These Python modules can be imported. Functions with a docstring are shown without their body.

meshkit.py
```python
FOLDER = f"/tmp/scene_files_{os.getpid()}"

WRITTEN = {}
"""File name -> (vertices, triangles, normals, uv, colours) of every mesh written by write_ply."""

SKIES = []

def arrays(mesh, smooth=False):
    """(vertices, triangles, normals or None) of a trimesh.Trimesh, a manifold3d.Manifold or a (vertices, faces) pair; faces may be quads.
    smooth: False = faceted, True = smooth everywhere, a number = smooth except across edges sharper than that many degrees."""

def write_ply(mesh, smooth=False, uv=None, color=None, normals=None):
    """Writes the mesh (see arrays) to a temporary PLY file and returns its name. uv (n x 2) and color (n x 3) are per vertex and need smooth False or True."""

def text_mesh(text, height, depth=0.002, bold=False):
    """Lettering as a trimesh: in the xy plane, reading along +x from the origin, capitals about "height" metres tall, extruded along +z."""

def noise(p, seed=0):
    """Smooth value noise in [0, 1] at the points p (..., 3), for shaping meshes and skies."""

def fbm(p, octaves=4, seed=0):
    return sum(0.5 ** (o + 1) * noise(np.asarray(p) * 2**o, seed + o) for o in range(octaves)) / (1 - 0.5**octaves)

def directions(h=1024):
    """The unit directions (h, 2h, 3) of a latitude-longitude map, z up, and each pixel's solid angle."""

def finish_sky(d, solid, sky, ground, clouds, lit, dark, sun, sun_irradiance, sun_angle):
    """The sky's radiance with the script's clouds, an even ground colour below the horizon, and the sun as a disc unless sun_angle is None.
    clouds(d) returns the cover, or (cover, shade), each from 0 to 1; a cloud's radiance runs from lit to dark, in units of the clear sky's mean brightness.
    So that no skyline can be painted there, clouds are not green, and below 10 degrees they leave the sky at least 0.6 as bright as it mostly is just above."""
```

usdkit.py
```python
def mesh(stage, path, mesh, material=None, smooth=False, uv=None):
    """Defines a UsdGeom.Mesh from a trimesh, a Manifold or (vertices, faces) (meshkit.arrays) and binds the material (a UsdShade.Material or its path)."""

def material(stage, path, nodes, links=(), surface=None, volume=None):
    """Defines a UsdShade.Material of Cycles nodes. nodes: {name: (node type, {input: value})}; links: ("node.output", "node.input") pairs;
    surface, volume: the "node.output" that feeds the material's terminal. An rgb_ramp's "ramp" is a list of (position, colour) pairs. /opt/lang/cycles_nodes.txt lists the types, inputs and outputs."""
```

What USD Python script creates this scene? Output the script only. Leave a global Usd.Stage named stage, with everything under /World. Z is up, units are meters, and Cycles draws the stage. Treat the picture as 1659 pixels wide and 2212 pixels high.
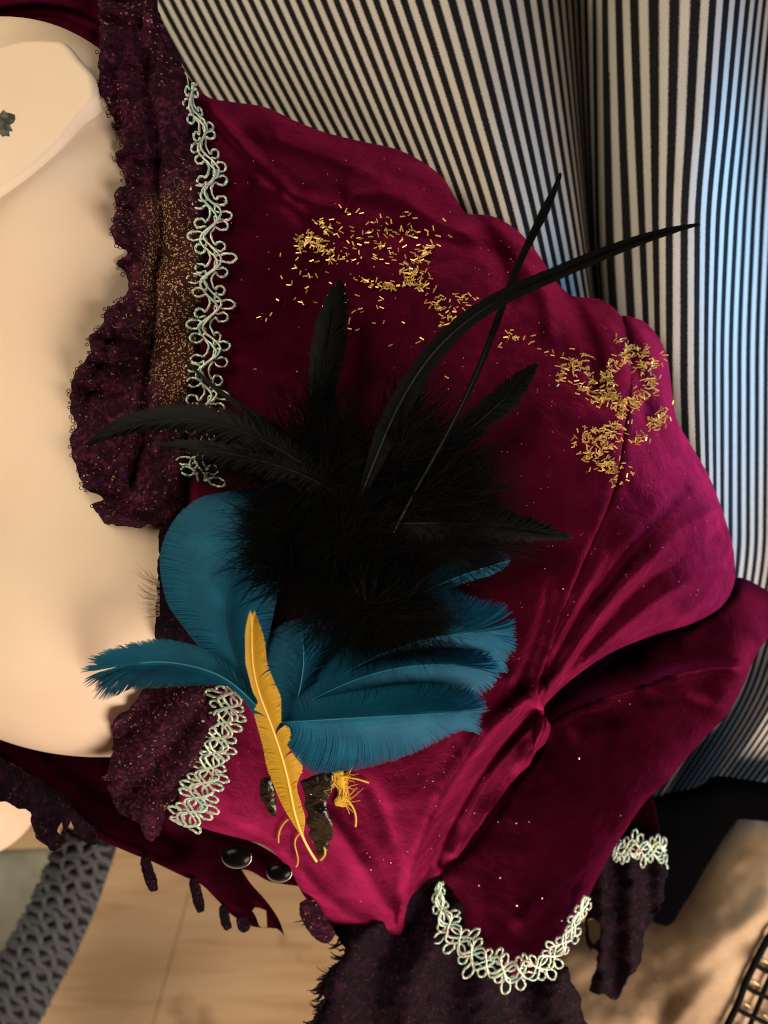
import math, random
import numpy as np, trimesh, manifold3d, shapely, usdkit, meshkit
from shapely.geometry import Polygon, LineString, Point
from scipy.spatial import Delaunay, cKDTree
from scipy.interpolate import RBFInterpolator, PchipInterpolator, CubicSpline
from pxr import Usd, UsdGeom, UsdLux, UsdShade, Gf, Sdf, Vt

stage = Usd.Stage.CreateInMemory()
UsdGeom.SetStageUpAxis(stage, 'Z'); UsdGeom.SetStageMetersPerUnit(stage, 1.0)
stage.DefinePrim('/World', 'Xform'); stage.DefinePrim('/World/Looks', 'Scope')
rng = np.random.default_rng(7); random.seed(7)

# ------------------------------------------------------------------ camera, lamps
PITCH = math.radians(45)
CAM = np.array([0, 0, 1.15])
RT = np.array([1.0, 0, 0]); UP = np.array([0, math.sin(PITCH), math.cos(PITCH)]); FW = np.array([0, math.cos(PITCH), -math.sin(PITCH)])
FPX, CU, CV = 1533.5, 829.5, 1106.0          # survey of the photograph: a frame of 1659 x 2212 units

def C2W(p):                                   # right, up, forward (m) -> world
    p = np.asarray(p, float)
    return CAM + p[..., :1] * RT + p[..., 1:2] * UP + p[..., 2:3] * FW
def cam(u, v, d):
    u, v, d = np.broadcast_arrays(np.asarray(u, float), np.asarray(v, float), np.asarray(d, float))
    return np.stack([(u - CU) / FPX * d, (CV - v) / FPX * d, d], -1)
def W(u, v, d): return C2W(cam(u, v, d))

cam_prim = UsdGeom.Camera.Define(stage, '/World/camera')
HA = 36.0
cam_prim.CreateHorizontalApertureAttr(HA); cam_prim.CreateVerticalApertureAttr(HA * 4 / 3)
FL = HA * FPX / 1659.0
cam_prim.CreateFocalLengthAttr(FL)
cam_prim.CreateFStopAttr(FL / 5.5); cam_prim.CreateFocusDistanceAttr(0.40)
cam_prim.CreateClippingRangeAttr((0.02, 50))
cam_prim.CreateExposureAttr(0.0)
def frame(p, right, up, back):
    m = np.eye(4); m[0, :3] = right; m[1, :3] = up; m[2, :3] = back; m[3, :3] = p
    return Gf.Matrix4d(m.tolist())
cam_prim.AddTransformOp().Set(frame(CAM, RT, UP, -FW))

def lamp(name, pos, target, w, h, power, color):
    p, t = C2W(np.array(pos)), C2W(np.array(target))
    b = (p - t) / np.linalg.norm(p - t); r = np.cross([0, 0, 1.0], b); r /= np.linalg.norm(r); u = np.cross(b, r)
    l = UsdLux.RectLight.Define(stage, '/World/' + name)
    l.CreateWidthAttr(w); l.CreateHeightAttr(h); l.CreateIntensityAttr(power); l.CreateColorAttr(Gf.Vec3f(*color))
    l.AddTransformOp().Set(frame(p, r, u, b))
lamp('ceiling_lamp', (-0.85, 0.66, -0.45), (-0.05, 0.0, 0.45), 0.95, 0.95, 6.6, (1.0, 0.84, 0.63))
lamp('room_lamp', (0.62, -0.85, -0.02), (0.12, -0.1, 0.47), 0.7, 0.7, 15, (1.0, 0.80, 0.66))
lamp('window_light', (0.43, 0.06, 0.515), (0.33, 0.03, 0.60), 0.14, 0.55, 5.5, (0.12, 0.50, 1.0))

# ------------------------------------------------------------------ materials
L = '/World/Looks/'
def mat(name, nodes, links=(), surface='p.BSDF'): return usdkit.material(stage, L + name, nodes, links, surface)
def plain(name, color, rough=0.6, **kw):
    return mat(name, {'p': ('principled_bsdf', dict(base_color=color, roughness=rough, **kw))})
GEO = {'g': ('geometry', {})}

def velvet(name, base, tint, sheen=1.0, lay=(0, 0)):
    """velvet: a dark ground and a pile whose sheen shows where the pile leans away from the eye. lay: the pile's lean to the right and up."""
    nap = (RT * lay[0] + UP * lay[1]).tolist()
    return mat(name, {**GEO,
        'n1': ('noise_texture', dict(scale=26, detail=4, roughness=0.6, distortion=0.8)),
        'n2': ('noise_texture', dict(scale=130, detail=7, roughness=0.72, distortion=0.5)),
        'r1': ('rgb_ramp', dict(ramp=[(0.3, tuple(0.6 * x for x in base)), (0.62, base), (0.8, tuple(1.4 * x for x in base))])),
        'mr': ('map_range', dict(from_min=0.3, from_max=0.72, to_min=0.55 * sheen, to_max=sheen, clamp=True)),
        'b': ('bump', dict(strength=0.55, distance=0.0016)),
        'va': ('vector_math', dict(math_type='add', vector2=nap)), 'vn': ('vector_math', dict(math_type='normalize')),
        'mx': ('mix', dict(color1=(0, 0, 0), color2=tint)),
        'd': ('diffuse_bsdf', dict(roughness=0.5)), 'v': ('sheen_bsdf', dict(distribution='ashikhmin', roughness=0.62)), 'ad': ('add_closure', {})},
        [('g.position', 'n1.vector'), ('g.position', 'n2.vector'), ('n1.fac', 'r1.fac'), ('r1.color', 'd.color'), ('n1.fac', 'mr.value'), ('mr.result', 'mx.fac'), ('mx.color', 'v.color'),
         ('n2.fac', 'b.height'), ('b.normal', 'va.vector1'), ('va.vector', 'vn.vector1'), ('vn.vector', 'v.normal'), ('b.normal', 'd.normal'), ('d.BSDF', 'ad.closure1'), ('v.BSDF', 'ad.closure2')], 'ad.closure')
TINT = (1.0, 0.05, 0.25)
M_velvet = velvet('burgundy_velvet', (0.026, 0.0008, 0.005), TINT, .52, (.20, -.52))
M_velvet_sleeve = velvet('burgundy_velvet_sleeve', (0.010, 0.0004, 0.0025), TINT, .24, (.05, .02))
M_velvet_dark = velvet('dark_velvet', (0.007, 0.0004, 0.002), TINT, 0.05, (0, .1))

def lace(name, base, light, gold=0.5, cut=.945, zone=None):
    z = {'su': ('vector_math', dict(math_type='subtract', vector2=(zone if zone is not None else np.array([50.0, 50, 50])).tolist())), 'sc': ('vector_math', dict(math_type='multiply', vector2=(56, 15, 15))), 'le': ('vector_math', dict(math_type='length')),
         'wob': ('math', dict(math_type='multiply_add', value2=1.2, value3=-.6)), 'zs': ('math', dict(math_type='add')), 'in': ('map_range', dict(from_min=1.15, from_max=.65, to_min=0, to_max=1, clamp=True)),
         'v2': ('voronoi_texture', dict(scale=1500)), 'sp2': ('separate_color', {}), 't2': ('map_range', dict(from_min=.85, from_max=.88, to_min=0, to_max=.85, clamp=True)), 'm2': ('math', dict(math_type='multiply')), 'mxz': ('math', dict(math_type='maximum')),
         'k2': ('math', dict(math_type='multiply', value2=.75)), 'brown': ('mix', dict(color2=(.042, .016, .009)))}
    return mat(name, {**GEO, **z,
        'n1': ('noise_texture', dict(scale=150, detail=6, roughness=0.7, distortion=1.5)),
        'n2': ('noise_texture', dict(scale=38, detail=3)),
        'v': ('voronoi_texture', dict(scale=1100, randomness=1.0)),
        'mp': ('mapping', dict(scale=(1, 1, 1))),
        'r1': ('rgb_ramp', dict(ramp=[(0.33, tuple(0.25 * x for x in base)), (0.5, base), (0.68, light)])),
        'sep': ('separate_color', {}),
        'th': ('map_range', dict(from_min=cut, from_max=cut + .015, to_min=0, to_max=1, clamp=True)),
        'zone': ('map_range', dict(from_min=0.42, from_max=0.60, to_min=0.05, to_max=gold, clamp=True)),
        'mul': ('math', dict(math_type='multiply')),
        'mx': ('mix', dict(color2=(0.72, 0.46, 0.25))),
        'b': ('bump', dict(strength=0.9, distance=0.0022)),
        'p': ('principled_bsdf', dict(roughness=0.8, specular_ior_level=0.08))},
        [('g.position', 'n1.vector'), ('g.position', 'n2.vector'), ('g.position', 'v.vector'), ('n1.fac', 'r1.fac'), ('r1.color', 'brown.color1'), ('brown.color', 'mx.color1'), ('g.position', 'su.vector1'), ('su.vector', 'sc.vector1'), ('sc.vector', 'le.vector1'), ('n2.fac', 'wob.value1'), ('le.value', 'zs.value1'), ('wob.value', 'zs.value2'), ('zs.value', 'in.value'),
         ('g.position', 'v2.vector'), ('v2.color', 'sp2.color'), ('sp2.r', 't2.value'), ('t2.result', 'm2.value1'), ('in.result', 'm2.value2'), ('in.result', 'k2.value1'), ('k2.value', 'brown.fac'), ('m2.value', 'mxz.value1'), ('mul.value', 'mxz.value2'),
         ('v.color', 'sep.color'), ('sep.r', 'th.value'), ('n2.fac', 'zone.value'), ('th.result', 'mul.value1'), ('zone.result', 'mul.value2'),
         ('mxz.value', 'mx.fac'), ('mx.color', 'p.base_color'), ('mxz.value', 'p.metallic'), ('n1.fac', 'b.height'), ('b.normal', 'p.normal')])
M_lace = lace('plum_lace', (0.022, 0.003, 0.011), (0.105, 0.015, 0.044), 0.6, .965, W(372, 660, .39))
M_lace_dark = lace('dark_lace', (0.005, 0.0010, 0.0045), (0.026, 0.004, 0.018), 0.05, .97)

M_braid = mat('iridescent_braid', {**GEO,
    'n': ('noise_texture', dict(scale=150, detail=2)),
    'n2': ('noise_texture', dict(scale=2500, detail=1)),
    'r': ('rgb_ramp', dict(ramp=[(0.30, (0.52, 0.44, 0.39)), (0.42, (0.62, 0.58, 0.51)), (0.5, (0.36, 0.66, 0.53)), (0.58, (0.62, 0.60, 0.40)), (0.68, (0.34, 0.60, 0.60))])),
    'b': ('bump', dict(strength=0.6, distance=0.0004)),
    'p': ('principled_bsdf', dict(roughness=0.38, metallic=0.35, coat_weight=0.3))},
    [('g.position', 'n.vector'), ('g.position', 'n2.vector'), ('n.fac', 'r.fac'), ('r.color', 'p.base_color'), ('n2.fac', 'b.height'), ('b.normal', 'p.normal')])

M_skin = mat('mannequin_plastic', {**GEO,
    'n': ('noise_texture', dict(scale=9, detail=3)),
    'n2': ('noise_texture', dict(scale=60, detail=5, roughness=0.7)),
    'n3': ('noise_texture', dict(scale=14, detail=2)),
    'r': ('rgb_ramp', dict(ramp=[(0.3, (0.74, 0.57, 0.42)), (0.65, (0.82, 0.66, 0.49))])),
    'd': ('map_range', dict(from_min=0.66, from_max=0.74, to_min=0, to_max=0.6, clamp=True)),
    'z': ('map_range', dict(from_min=0.52, from_max=0.62, to_min=0, to_max=1, clamp=True)),
    'm': ('math', dict(math_type='multiply')),
    'mx': ('mix', dict(color2=(0.42, 0.27, 0.15))),
    'p': ('principled_bsdf', dict(roughness=0.55, specular_ior_level=0.2, subsurface_weight=0.15, subsurface_scale=0.004))},
    [('g.position', 'n.vector'), ('g.position', 'n2.vector'), ('g.position', 'n3.vector'), ('n.fac', 'r.fac'), ('r.color', 'mx.color1'), ('n2.fac', 'd.value'), ('n3.fac', 'z.value'),
     ('d.result', 'm.value1'), ('z.result', 'm.value2'), ('m.value', 'mx.fac'), ('mx.color', 'p.base_color')])

M_stripe = mat('striped_ticking', {**GEO,
    'a': ('attribute', dict(attribute='st')), 's': ('separate_xyz', {}),
    'n': ('noise_texture', dict(scale=1400, detail=2)), 'n2': ('noise_texture', dict(scale=700, detail=3, roughness=0.8)),
    'j': ('math', dict(math_type='multiply_add', value2=0.16, value3=-0.08)), 'ad': ('math', dict(math_type='add')),
    'f': ('math', dict(math_type='fraction')),
    'r': ('rgb_ramp', dict(ramp=[(0.0, (0.006, 0.006, 0.008)), (0.42, (0.006, 0.006, 0.008)), (0.54, (0.48, 0.45, 0.40)), (0.90, (0.48, 0.45, 0.40)), (1.0, (0.006, 0.006, 0.008))])),
    'mr': ('map_range', dict(from_min=0.35, from_max=0.75, to_min=0.0, to_max=0.06, clamp=True)),
    'mx': ('mix', dict(color2=(0.16, 0.15, 0.13))),
    'b': ('bump', dict(strength=0.5, distance=0.0008)),
    'p': ('principled_bsdf', dict(roughness=0.9, specular_ior_level=0.08))},
    [('a.vector', 's.vector'), ('g.position', 'n.vector'), ('g.position', 'n2.vector'), ('n.fac', 'j.value1'), ('s.x', 'ad.value1'), ('j.value', 'ad.value2'), ('ad.value', 'f.value1'), ('f.value', 'r.fac'),
     ('n2.fac', 'mr.value'), ('mr.result', 'mx.fac'), ('r.color', 'mx.color1'), ('mx.color', 'p.base_color'), ('n2.fac', 'b.height'), ('b.normal', 'p.normal')])

def feather_mat(name, a, b, trans=0.25, rough=0.5, spec=.3, sheen=.12):
    return mat(name, {**GEO, 'n': ('noise_texture', dict(scale=60, detail=3)), 'h': ('math', dict(math_type='multiply_add', value2=.45)), 'k': ('math', dict(math_type='multiply', value2=.55)),
        'r': ('rgb_ramp', dict(ramp=[(0.28, a), (0.72, b)])),
        'p': ('principled_bsdf', dict(roughness=rough, specular_ior_level=spec, sheen_weight=sheen)), 't': ('translucent_bsdf', {}), 'mx': ('mix_closure', dict(fac=trans))},
        [('g.position', 'n.vector'), ('n.fac', 'k.value1'), ('g.random_per_island', 'h.value1'), ('k.value', 'h.value3'), ('h.value', 'r.fac'), ('r.color', 'p.base_color'), ('r.color', 't.color'), ('p.BSDF', 'mx.closure1'), ('t.BSDF', 'mx.closure2')], 'mx.closure')
M_blue = feather_mat('teal_feather', (0.003, 0.095, 0.18), (0.012, 0.24, 0.37), .2, .65, .15, .03)
M_black = feather_mat('black_feather', (0.0035, 0.004, 0.0035), (0.008, 0.010, 0.008), 0.03, 0.55, .07, 0)
M_fluff = feather_mat('black_down', (0.0012, 0.0012, 0.0012), (0.004, 0.004, 0.0035), 0.02, 0.7, .04, 0)
M_yellow = feather_mat('yellow_feather', (0.74, 0.45, 0.03), (0.90, 0.60, 0.06), 0.2)
M_yquill = plain('yellow_quill', (0.80, 0.52, 0.10), 0.4)
M_bquill = plain('teal_quill', (0.03, 0.20, 0.28), 0.4)
M_kquill = plain('black_quill', (0.008, 0.009, 0.008), 0.5, specular_ior_level=.2)
M_cream = feather_mat('cream_barbs', (0.55, 0.47, 0.33), (0.7, 0.6, 0.45), 0.6)
M_gold = [plain('gold_foil_%s' % n, c, 0.42, metallic=0.45) for n, c in (('pale', (0.86, 0.58, 0.17)), ('deep', (0.58, 0.34, 0.07)), ('light', (0.92, 0.72, 0.36)), ('copper', (0.75, 0.26, 0.10)))]
M_button = plain('black_button', (0.003, 0.003, 0.003), 0.22, specular_ior_level=.12)
M_glue = mat('dried_glue', {**GEO, 'n': ('noise_texture', dict(scale=250, detail=4)), 'b': ('bump', dict(strength=0.8, distance=0.0015)),
    'p': ('principled_bsdf', dict(base_color=(0.006, 0.004, 0.003), roughness=0.22))}, [('g.position', 'n.vector'), ('n.fac', 'b.height'), ('b.normal', 'p.normal')])
M_socket = mat('chipped_socket', {**GEO, 'n': ('noise_texture', dict(scale=260, detail=4)), 'r': ('rgb_ramp', dict(ramp=[(0.42, (0.012, 0.014, 0.012)), (0.62, (0.10, 0.10, 0.075))])),
    'p': ('principled_bsdf', dict(roughness=0.7))}, [('g.position', 'n.vector'), ('n.fac', 'r.fac'), ('r.color', 'p.base_color')])
M_floor = mat('wood_board', {**GEO, 'mp': ('mapping', dict(scale=(1.6, 14, 14))), 'n': ('noise_texture', dict(scale=3, detail=5, distortion=0.8)),
    'o': ('object_info', {}), 'n2': ('noise_texture', dict(scale=9, detail=3)),
    'r': ('rgb_ramp', dict(ramp=[(0.25, (0.46, 0.28, 0.13)), (0.5, (0.62, 0.41, 0.22)), (0.8, (0.70, 0.50, 0.29))])),
    'd': ('map_range', dict(from_min=0.62, from_max=0.72, to_min=0, to_max=0.75, clamp=True)), 'mx': ('mix', dict(color2=(0.20, 0.11, 0.045))),
    'p': ('principled_bsdf', dict(roughness=0.45))},
    [('g.position', 'mp.vector'), ('mp.vector', 'n.vector'), ('g.position', 'n2.vector'), ('n.fac', 'r.fac'), ('r.color', 'mx.color1'), ('n2.fac', 'd.value'), ('d.result', 'mx.fac'), ('mx.color', 'p.base_color')])
M_tan = mat('tan_suede', {**GEO, 'n': ('noise_texture', dict(scale=22, detail=5, roughness=0.65)), 'n2': ('noise_texture', dict(scale=140, detail=3)),
    'r': ('rgb_ramp', dict(ramp=[(0.3, (0.23, 0.15, 0.085)), (0.5, (0.33, 0.225, 0.13)), (0.7, (0.42, 0.30, 0.18))])),
    'd': ('map_range', dict(from_min=0.68, from_max=0.74, to_min=0, to_max=0.6, clamp=True)), 'mx': ('mix', dict(color2=(0.12, 0.06, 0.03))),
    'p': ('principled_bsdf', dict(roughness=0.8))},
    [('g.position', 'n.vector'), ('g.position', 'n2.vector'), ('n.fac', 'r.fac'), ('r.color', 'mx.color1'), ('n2.fac', 'd.value'), ('d.result', 'mx.fac'), ('mx.color', 'p.base_color')])
M_blackcloth = plain('black_cloth', (0.0015, 0.0015, 0.0018), 0.95, specular_ior_level=0.0)
M_cord = plain('black_cord', (0.003, 0.003, 0.003), 0.8, specular_ior_level=.05)
M_grey = mat('grey_haze_cloth', {**GEO, 'n': ('noise_texture', dict(scale=12, detail=3)), 'r': ('rgb_ramp', dict(ramp=[(0.35, (0.22, 0.22, 0.17)), (0.6, (0.40, 0.40, 0.34))])),
    'p': ('principled_bsdf', dict(roughness=0.7))}, [('g.position', 'n.vector'), ('n.fac', 'r.fac'), ('r.color', 'p.base_color')])
M_mesh = plain('blue_grey_thread', (0.060, 0.068, 0.080), 0.85)
M_meshback = plain('dark_blue_grey', (0.010, 0.012, 0.015), 0.9)

# ------------------------------------------------------------------ scene-graph helpers
used = {}
def numbered(parent, name):
    k = (parent, name); n = used.get(k, 0); used[k] = n + 1
    return f'{parent}/{name}' if n == 0 else f'{parent}/{name}_{n:03d}'
def keys(p, **kw):
    for k, v in kw.items():
        if v: p.SetCustomDataByKey(k, v)
    return p
def thing(name, label, category, group=None, kind=None):
    return keys(UsdGeom.Xform.Define(stage, numbered('/World', name)).GetPrim(), label=label, category=category, group=group, kind=kind)
def obj(name, mesh, m, parent='/World', smooth=60, uv=None, **kw):
    parent = str(parent.GetPath()) if hasattr(parent, 'GetPath') else parent
    return keys(usdkit.mesh(stage, numbered(parent, name), mesh, m, smooth, uv).GetPrim(), **kw)

# ------------------------------------------------------------------ shape helpers
def curve(pts, n=60):
    pts = np.asarray(pts, float); t = np.r_[0, np.cumsum(np.linalg.norm(np.diff(pts[:, :2], axis=0), axis=1) + 1e-9)]
    return CubicSpline(t / t[-1], pts)(np.linspace(0, 1, n)) if len(pts) > 2 else pts[0] + (pts[-1] - pts[0]) * np.linspace(0, 1, n)[:, None]
def pch(pts, n=60):
    pts = np.asarray(pts, float); t = np.r_[0, np.cumsum(np.linalg.norm(np.diff(pts[:, :2], axis=0), axis=1) + 1e-9)]
    return PchipInterpolator(t / t[-1], pts)(np.linspace(0, 1, n))
def field(ctrl, smooth=0.0):
    c = np.asarray(ctrl, float); f = RBFInterpolator(c[:, :2] / 1000, c[:, 2], smoothing=smooth, kernel='thin_plate_spline')
    return lambda u, v: f(np.stack([np.ravel(u), np.ravel(v)], 1) / 1000).reshape(np.shape(u))
def strokes(base, lines):
    """adds ridges (amp>0, towards the viewer) or grooves (amp<0) along polylines: (points, width, amp)"""
    trees = [(cKDTree(curve(p, 160)[:, :2]), w, a) for p, w, a in lines]
    def f(u, v):
        d = base(u, v); q = np.stack([np.ravel(u), np.ravel(v)], 1)
        for t, w, a in trees:
            d = d - a * np.exp(-(t.query(q)[0].reshape(np.shape(u)) / w) ** 2)
        return d
    return f
def smooth_outline(pts, step, rag=0, seed=0):
    p = np.asarray(pts, float); q = np.vstack([p, p[:1]]); seg = np.linalg.norm(np.diff(q, axis=0), axis=1); t = np.r_[0, np.cumsum(seg)]
    n = max(8, int(t[-1] / step)); s = np.linspace(0, t[-1], n, endpoint=False)
    out = np.stack([PchipInterpolator(t, q[:, k])(s) for k in (0, 1)], 1)
    if rag:
        nn = (meshkit.fbm(np.c_[out / (rag * 2.2), np.full(n, seed)], 3, seed) - 0.5) * 2
        tg = np.roll(out, -1, 0) - np.roll(out, 1, 0); tg /= np.maximum(np.linalg.norm(tg, axis=1, keepdims=True), 1e-9)
        out = out + np.c_[tg[:, 1], -tg[:, 0]] * (nn * rag)[:, None]
    return out
def patch(outline, dfun, step=11, thick=0.0016, curl=0.0, curl_w=25, rag=0, seed=0, holes=(), noise=(), skip=None):
    """a cloth panel: front sheet at depth dfun, back sheet THICK behind it, closed at the rim. curl rolls the rim backwards."""
    b = smooth_outline(outline, step * 0.8, rag, seed); poly = Polygon(b)
    if not poly.is_valid:
        poly = poly.buffer(0); poly = max(getattr(poly, 'geoms', [poly]), key=lambda g: g.area); b = np.array(poly.exterior.coords)[:-1]
    for h in holes: poly = poly.difference(Polygon(h))
    rings = [np.array(r.coords)[:-1] for r in (poly.exterior, *poly.interiors)]
    x0, y0, x1, y1 = poly.bounds
    gx, gy = np.meshgrid(np.arange(x0, x1, step), np.arange(y0, y1, step * 0.866)); gx = gx + (np.arange(len(gx))[:, None] % 2) * step / 2
    g = np.c_[gx.ravel(), gy.ravel()]
    inner = poly.buffer(-step * 0.45); shapely.prepare(inner); g = g[shapely.contains_xy(inner, g[:, 0], g[:, 1])]
    pts = np.vstack(rings + [g]); tri = Delaunay(pts).simplices; c = pts[tri].mean(1)
    shapely.prepare(poly); tri = tri[shapely.contains_xy(poly, c[:, 0], c[:, 1])]
    a = pts[tri]; area = np.cross(a[:, 1] - a[:, 0], a[:, 2] - a[:, 0])
    tri = np.where(area[:, None] > 0, tri[:, ::-1], tri); tri = tri[np.abs(area) > 1e-6]
    u, v = pts.T; d = dfun(u, v)
    rim = cKDTree(np.vstack(rings)).query(pts)[0]
    cm = 1.0 if skip is None else np.clip((cKDTree(skip).query(pts)[0] - 12) / 40, 0.06, 1)
    d = d + curl * cm * np.exp(-rim / curl_w)
    for sc, amp, sd in noise: d = d + (meshkit.fbm(np.c_[u / sc, v / sc, np.full(len(u), 0.3)], 3, sd) - 0.5) * amp
    front = cam(u, v, d); back = front * (1 + thick / np.linalg.norm(front, axis=1, keepdims=True))
    n = len(pts); e = np.vstack([tri[:, [0, 1]], tri[:, [1, 2]], tri[:, [2, 0]]]); key = {}
    for i, j in e: key[(i, j)] = 1
    rimf = [(j, i) for i, j in key if (j, i) not in key]
    side = [[i, j, j + n] for i, j in rimf] + [[i, j + n, i + n] for i, j in rimf]
    f = np.vstack([tri, tri[:, ::-1] + n, np.array(side)])
    vv = np.vstack([front, back]); m = trimesh.Trimesh(C2W(vv), f, process=False)
    if m.face_normals[: len(tri)].dot(-FW).mean() < 0: m.invert()
    return m
def tube(path, r, sides=6, closed_ends=True):
    p = np.asarray(path, float); n = len(p); r = np.broadcast_to(r, n)
    t = np.gradient(p, axis=0); t /= np.maximum(np.linalg.norm(t, axis=1, keepdims=True), 1e-12)
    ref = np.cross(t[0], [0.3, 0.5, 0.8]); ref /= np.linalg.norm(ref); rings = []
    for i in range(n):
        ref = ref - t[i] * ref.dot(t[i]); ref /= max(np.linalg.norm(ref), 1e-12); b = np.cross(t[i], ref)
        a = np.arange(sides) / sides * 2 * np.pi
        rings.append(p[i] + r[i] * (np.cos(a)[:, None] * ref + np.sin(a)[:, None] * b))
    v = np.vstack(rings + [p[:1], p[-1:]]); f = []
    for i in range(n - 1):
        for k in range(sides):
            a, b, c, d = i * sides + k, i * sides + (k + 1) % sides, (i + 1) * sides + (k + 1) % sides, (i + 1) * sides + k
            f += [[a, b, c], [a, c, d]]
    for k in range(sides): f += [[n * sides, (k + 1) % sides, k], [n * sides + 1, (n - 1) * sides + k, (n - 1) * sides + (k + 1) % sides]]
    return v, np.array(f)
def join(parts):
    vs, fs, n = [], [], 0
    for v, f in parts: vs.append(v); fs.append(np.asarray(f) + n); n += len(v)
    return np.vstack(vs), np.vstack(fs)

#STRUCTURE
# ------------------------------------------------------------------ floor: boards, seen far below
boards = keys(UsdGeom.Xform.Define(stage, '/World/floor').GetPrim(), kind='structure')
bw, a0 = 0.42, math.radians(84)
for k in range(-9, 12):
    c, s = math.cos(a0), math.sin(a0)
    bx = trimesh.creation.box([3.2, bw - 0.0012, 0.02]); bx.apply_translation([0, k * bw, -0.01 - 0.0006 * (k % 3)])
    bx.apply_transform(trimesh.transformations.rotation_matrix(a0, [0, 0, 1])); bx.apply_translation([-0.1, 0.15, 0])
    obj('floor_board', bx, M_floor, boards, smooth=False)
obj('subfloor', trimesh.creation.box([4, 4, 0.02], trimesh.transformations.translation_matrix([0, 0.2, -0.045])), plain('subfloor_dark', (0.05, 0.03, 0.02)), boards, smooth=False)

# ------------------------------------------------------------------ striped cloth
VR = [-60, 250, 500, 800, 1150, 1450, 1750, 1950]
cols = {-8: (200, 370, 540, 700, 850, 950, 1000, 1000), -3.5: (300, 470, 640, 800, 950, 1050, 1080, 1080), 17: (845, 950, 1035, 1120, 1200, 1230, 1190, 1120), 23: (1058, 1125, 1180, 1240, 1300, 1300, 1240, 1150), 27.5: (1188, 1225, 1258, 1300, 1345, 1340, 1260, 1165),
        33: (1279, 1283, 1288, 1312, 1372, 1372, 1278, 1180), 36: (1360, 1370, 1381, 1395, 1420, 1402, 1295, 1190), 38: (1448, 1444, 1439, 1440, 1455, 1430, 1310, 1205), 40: (1537, 1518, 1501, 1500, 1508, 1470, 1335, 1220),
        43.5: (1628, 1597, 1575, 1565, 1565, 1515, 1370, 1240), 46: (1672, 1640, 1622, 1612, 1612, 1560, 1400, 1265), 56: (1850, 1835, 1820, 1810, 1790, 1710, 1520, 1360), 70: (2150, 2150, 2150, 2140, 2080, 1960, 1740, 1560)}
dep = {-8: .56, -3: .545, 6: .52, 12: .495, 17: .472, 20: .464, 23: .476, 26: .51, 29: .555, 31: .59, 33: .60, 34: .535, 36: .490, 38: .470, 40: .464, 42: .476, 43.5: .50, 46: .54, 50: .56, 56: .53, 70: .60}
sk = sorted(cols); ss = np.linspace(-8, 70, 320); vs_ = np.linspace(-60, 1950, 120)
uk = np.array([[PchipInterpolator(VR, cols[s])(v) for s in sk] for v in vs_])
ug = np.array([PchipInterpolator(sk, uk[i])(ss) for i in range(len(vs_))])
dg = PchipInterpolator(sorted(dep), [dep[k] for k in sorted(dep)])(ss)[None, :] + np.interp(vs_, [-60, 400, 1000, 1500, 1950], [-.005, 0, .02, .05, .085])[:, None]
dg = dg + (meshkit.fbm(np.stack([ug / 300, np.repeat(vs_[:, None], 320, 1) / 500, 0 * ug], -1), 3, 3) - 0.5) * 0.012 + (meshkit.fbm(np.stack([ug / 90, np.repeat(vs_[:, None], 320, 1) / 260, 0 * ug], -1), 3, 8) - 0.5) * 0.006
vg = np.repeat(vs_[:, None], 320, 1)
P = W(ug, vg, dg).reshape(-1, 3); nr, nc = ug.shape
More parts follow.
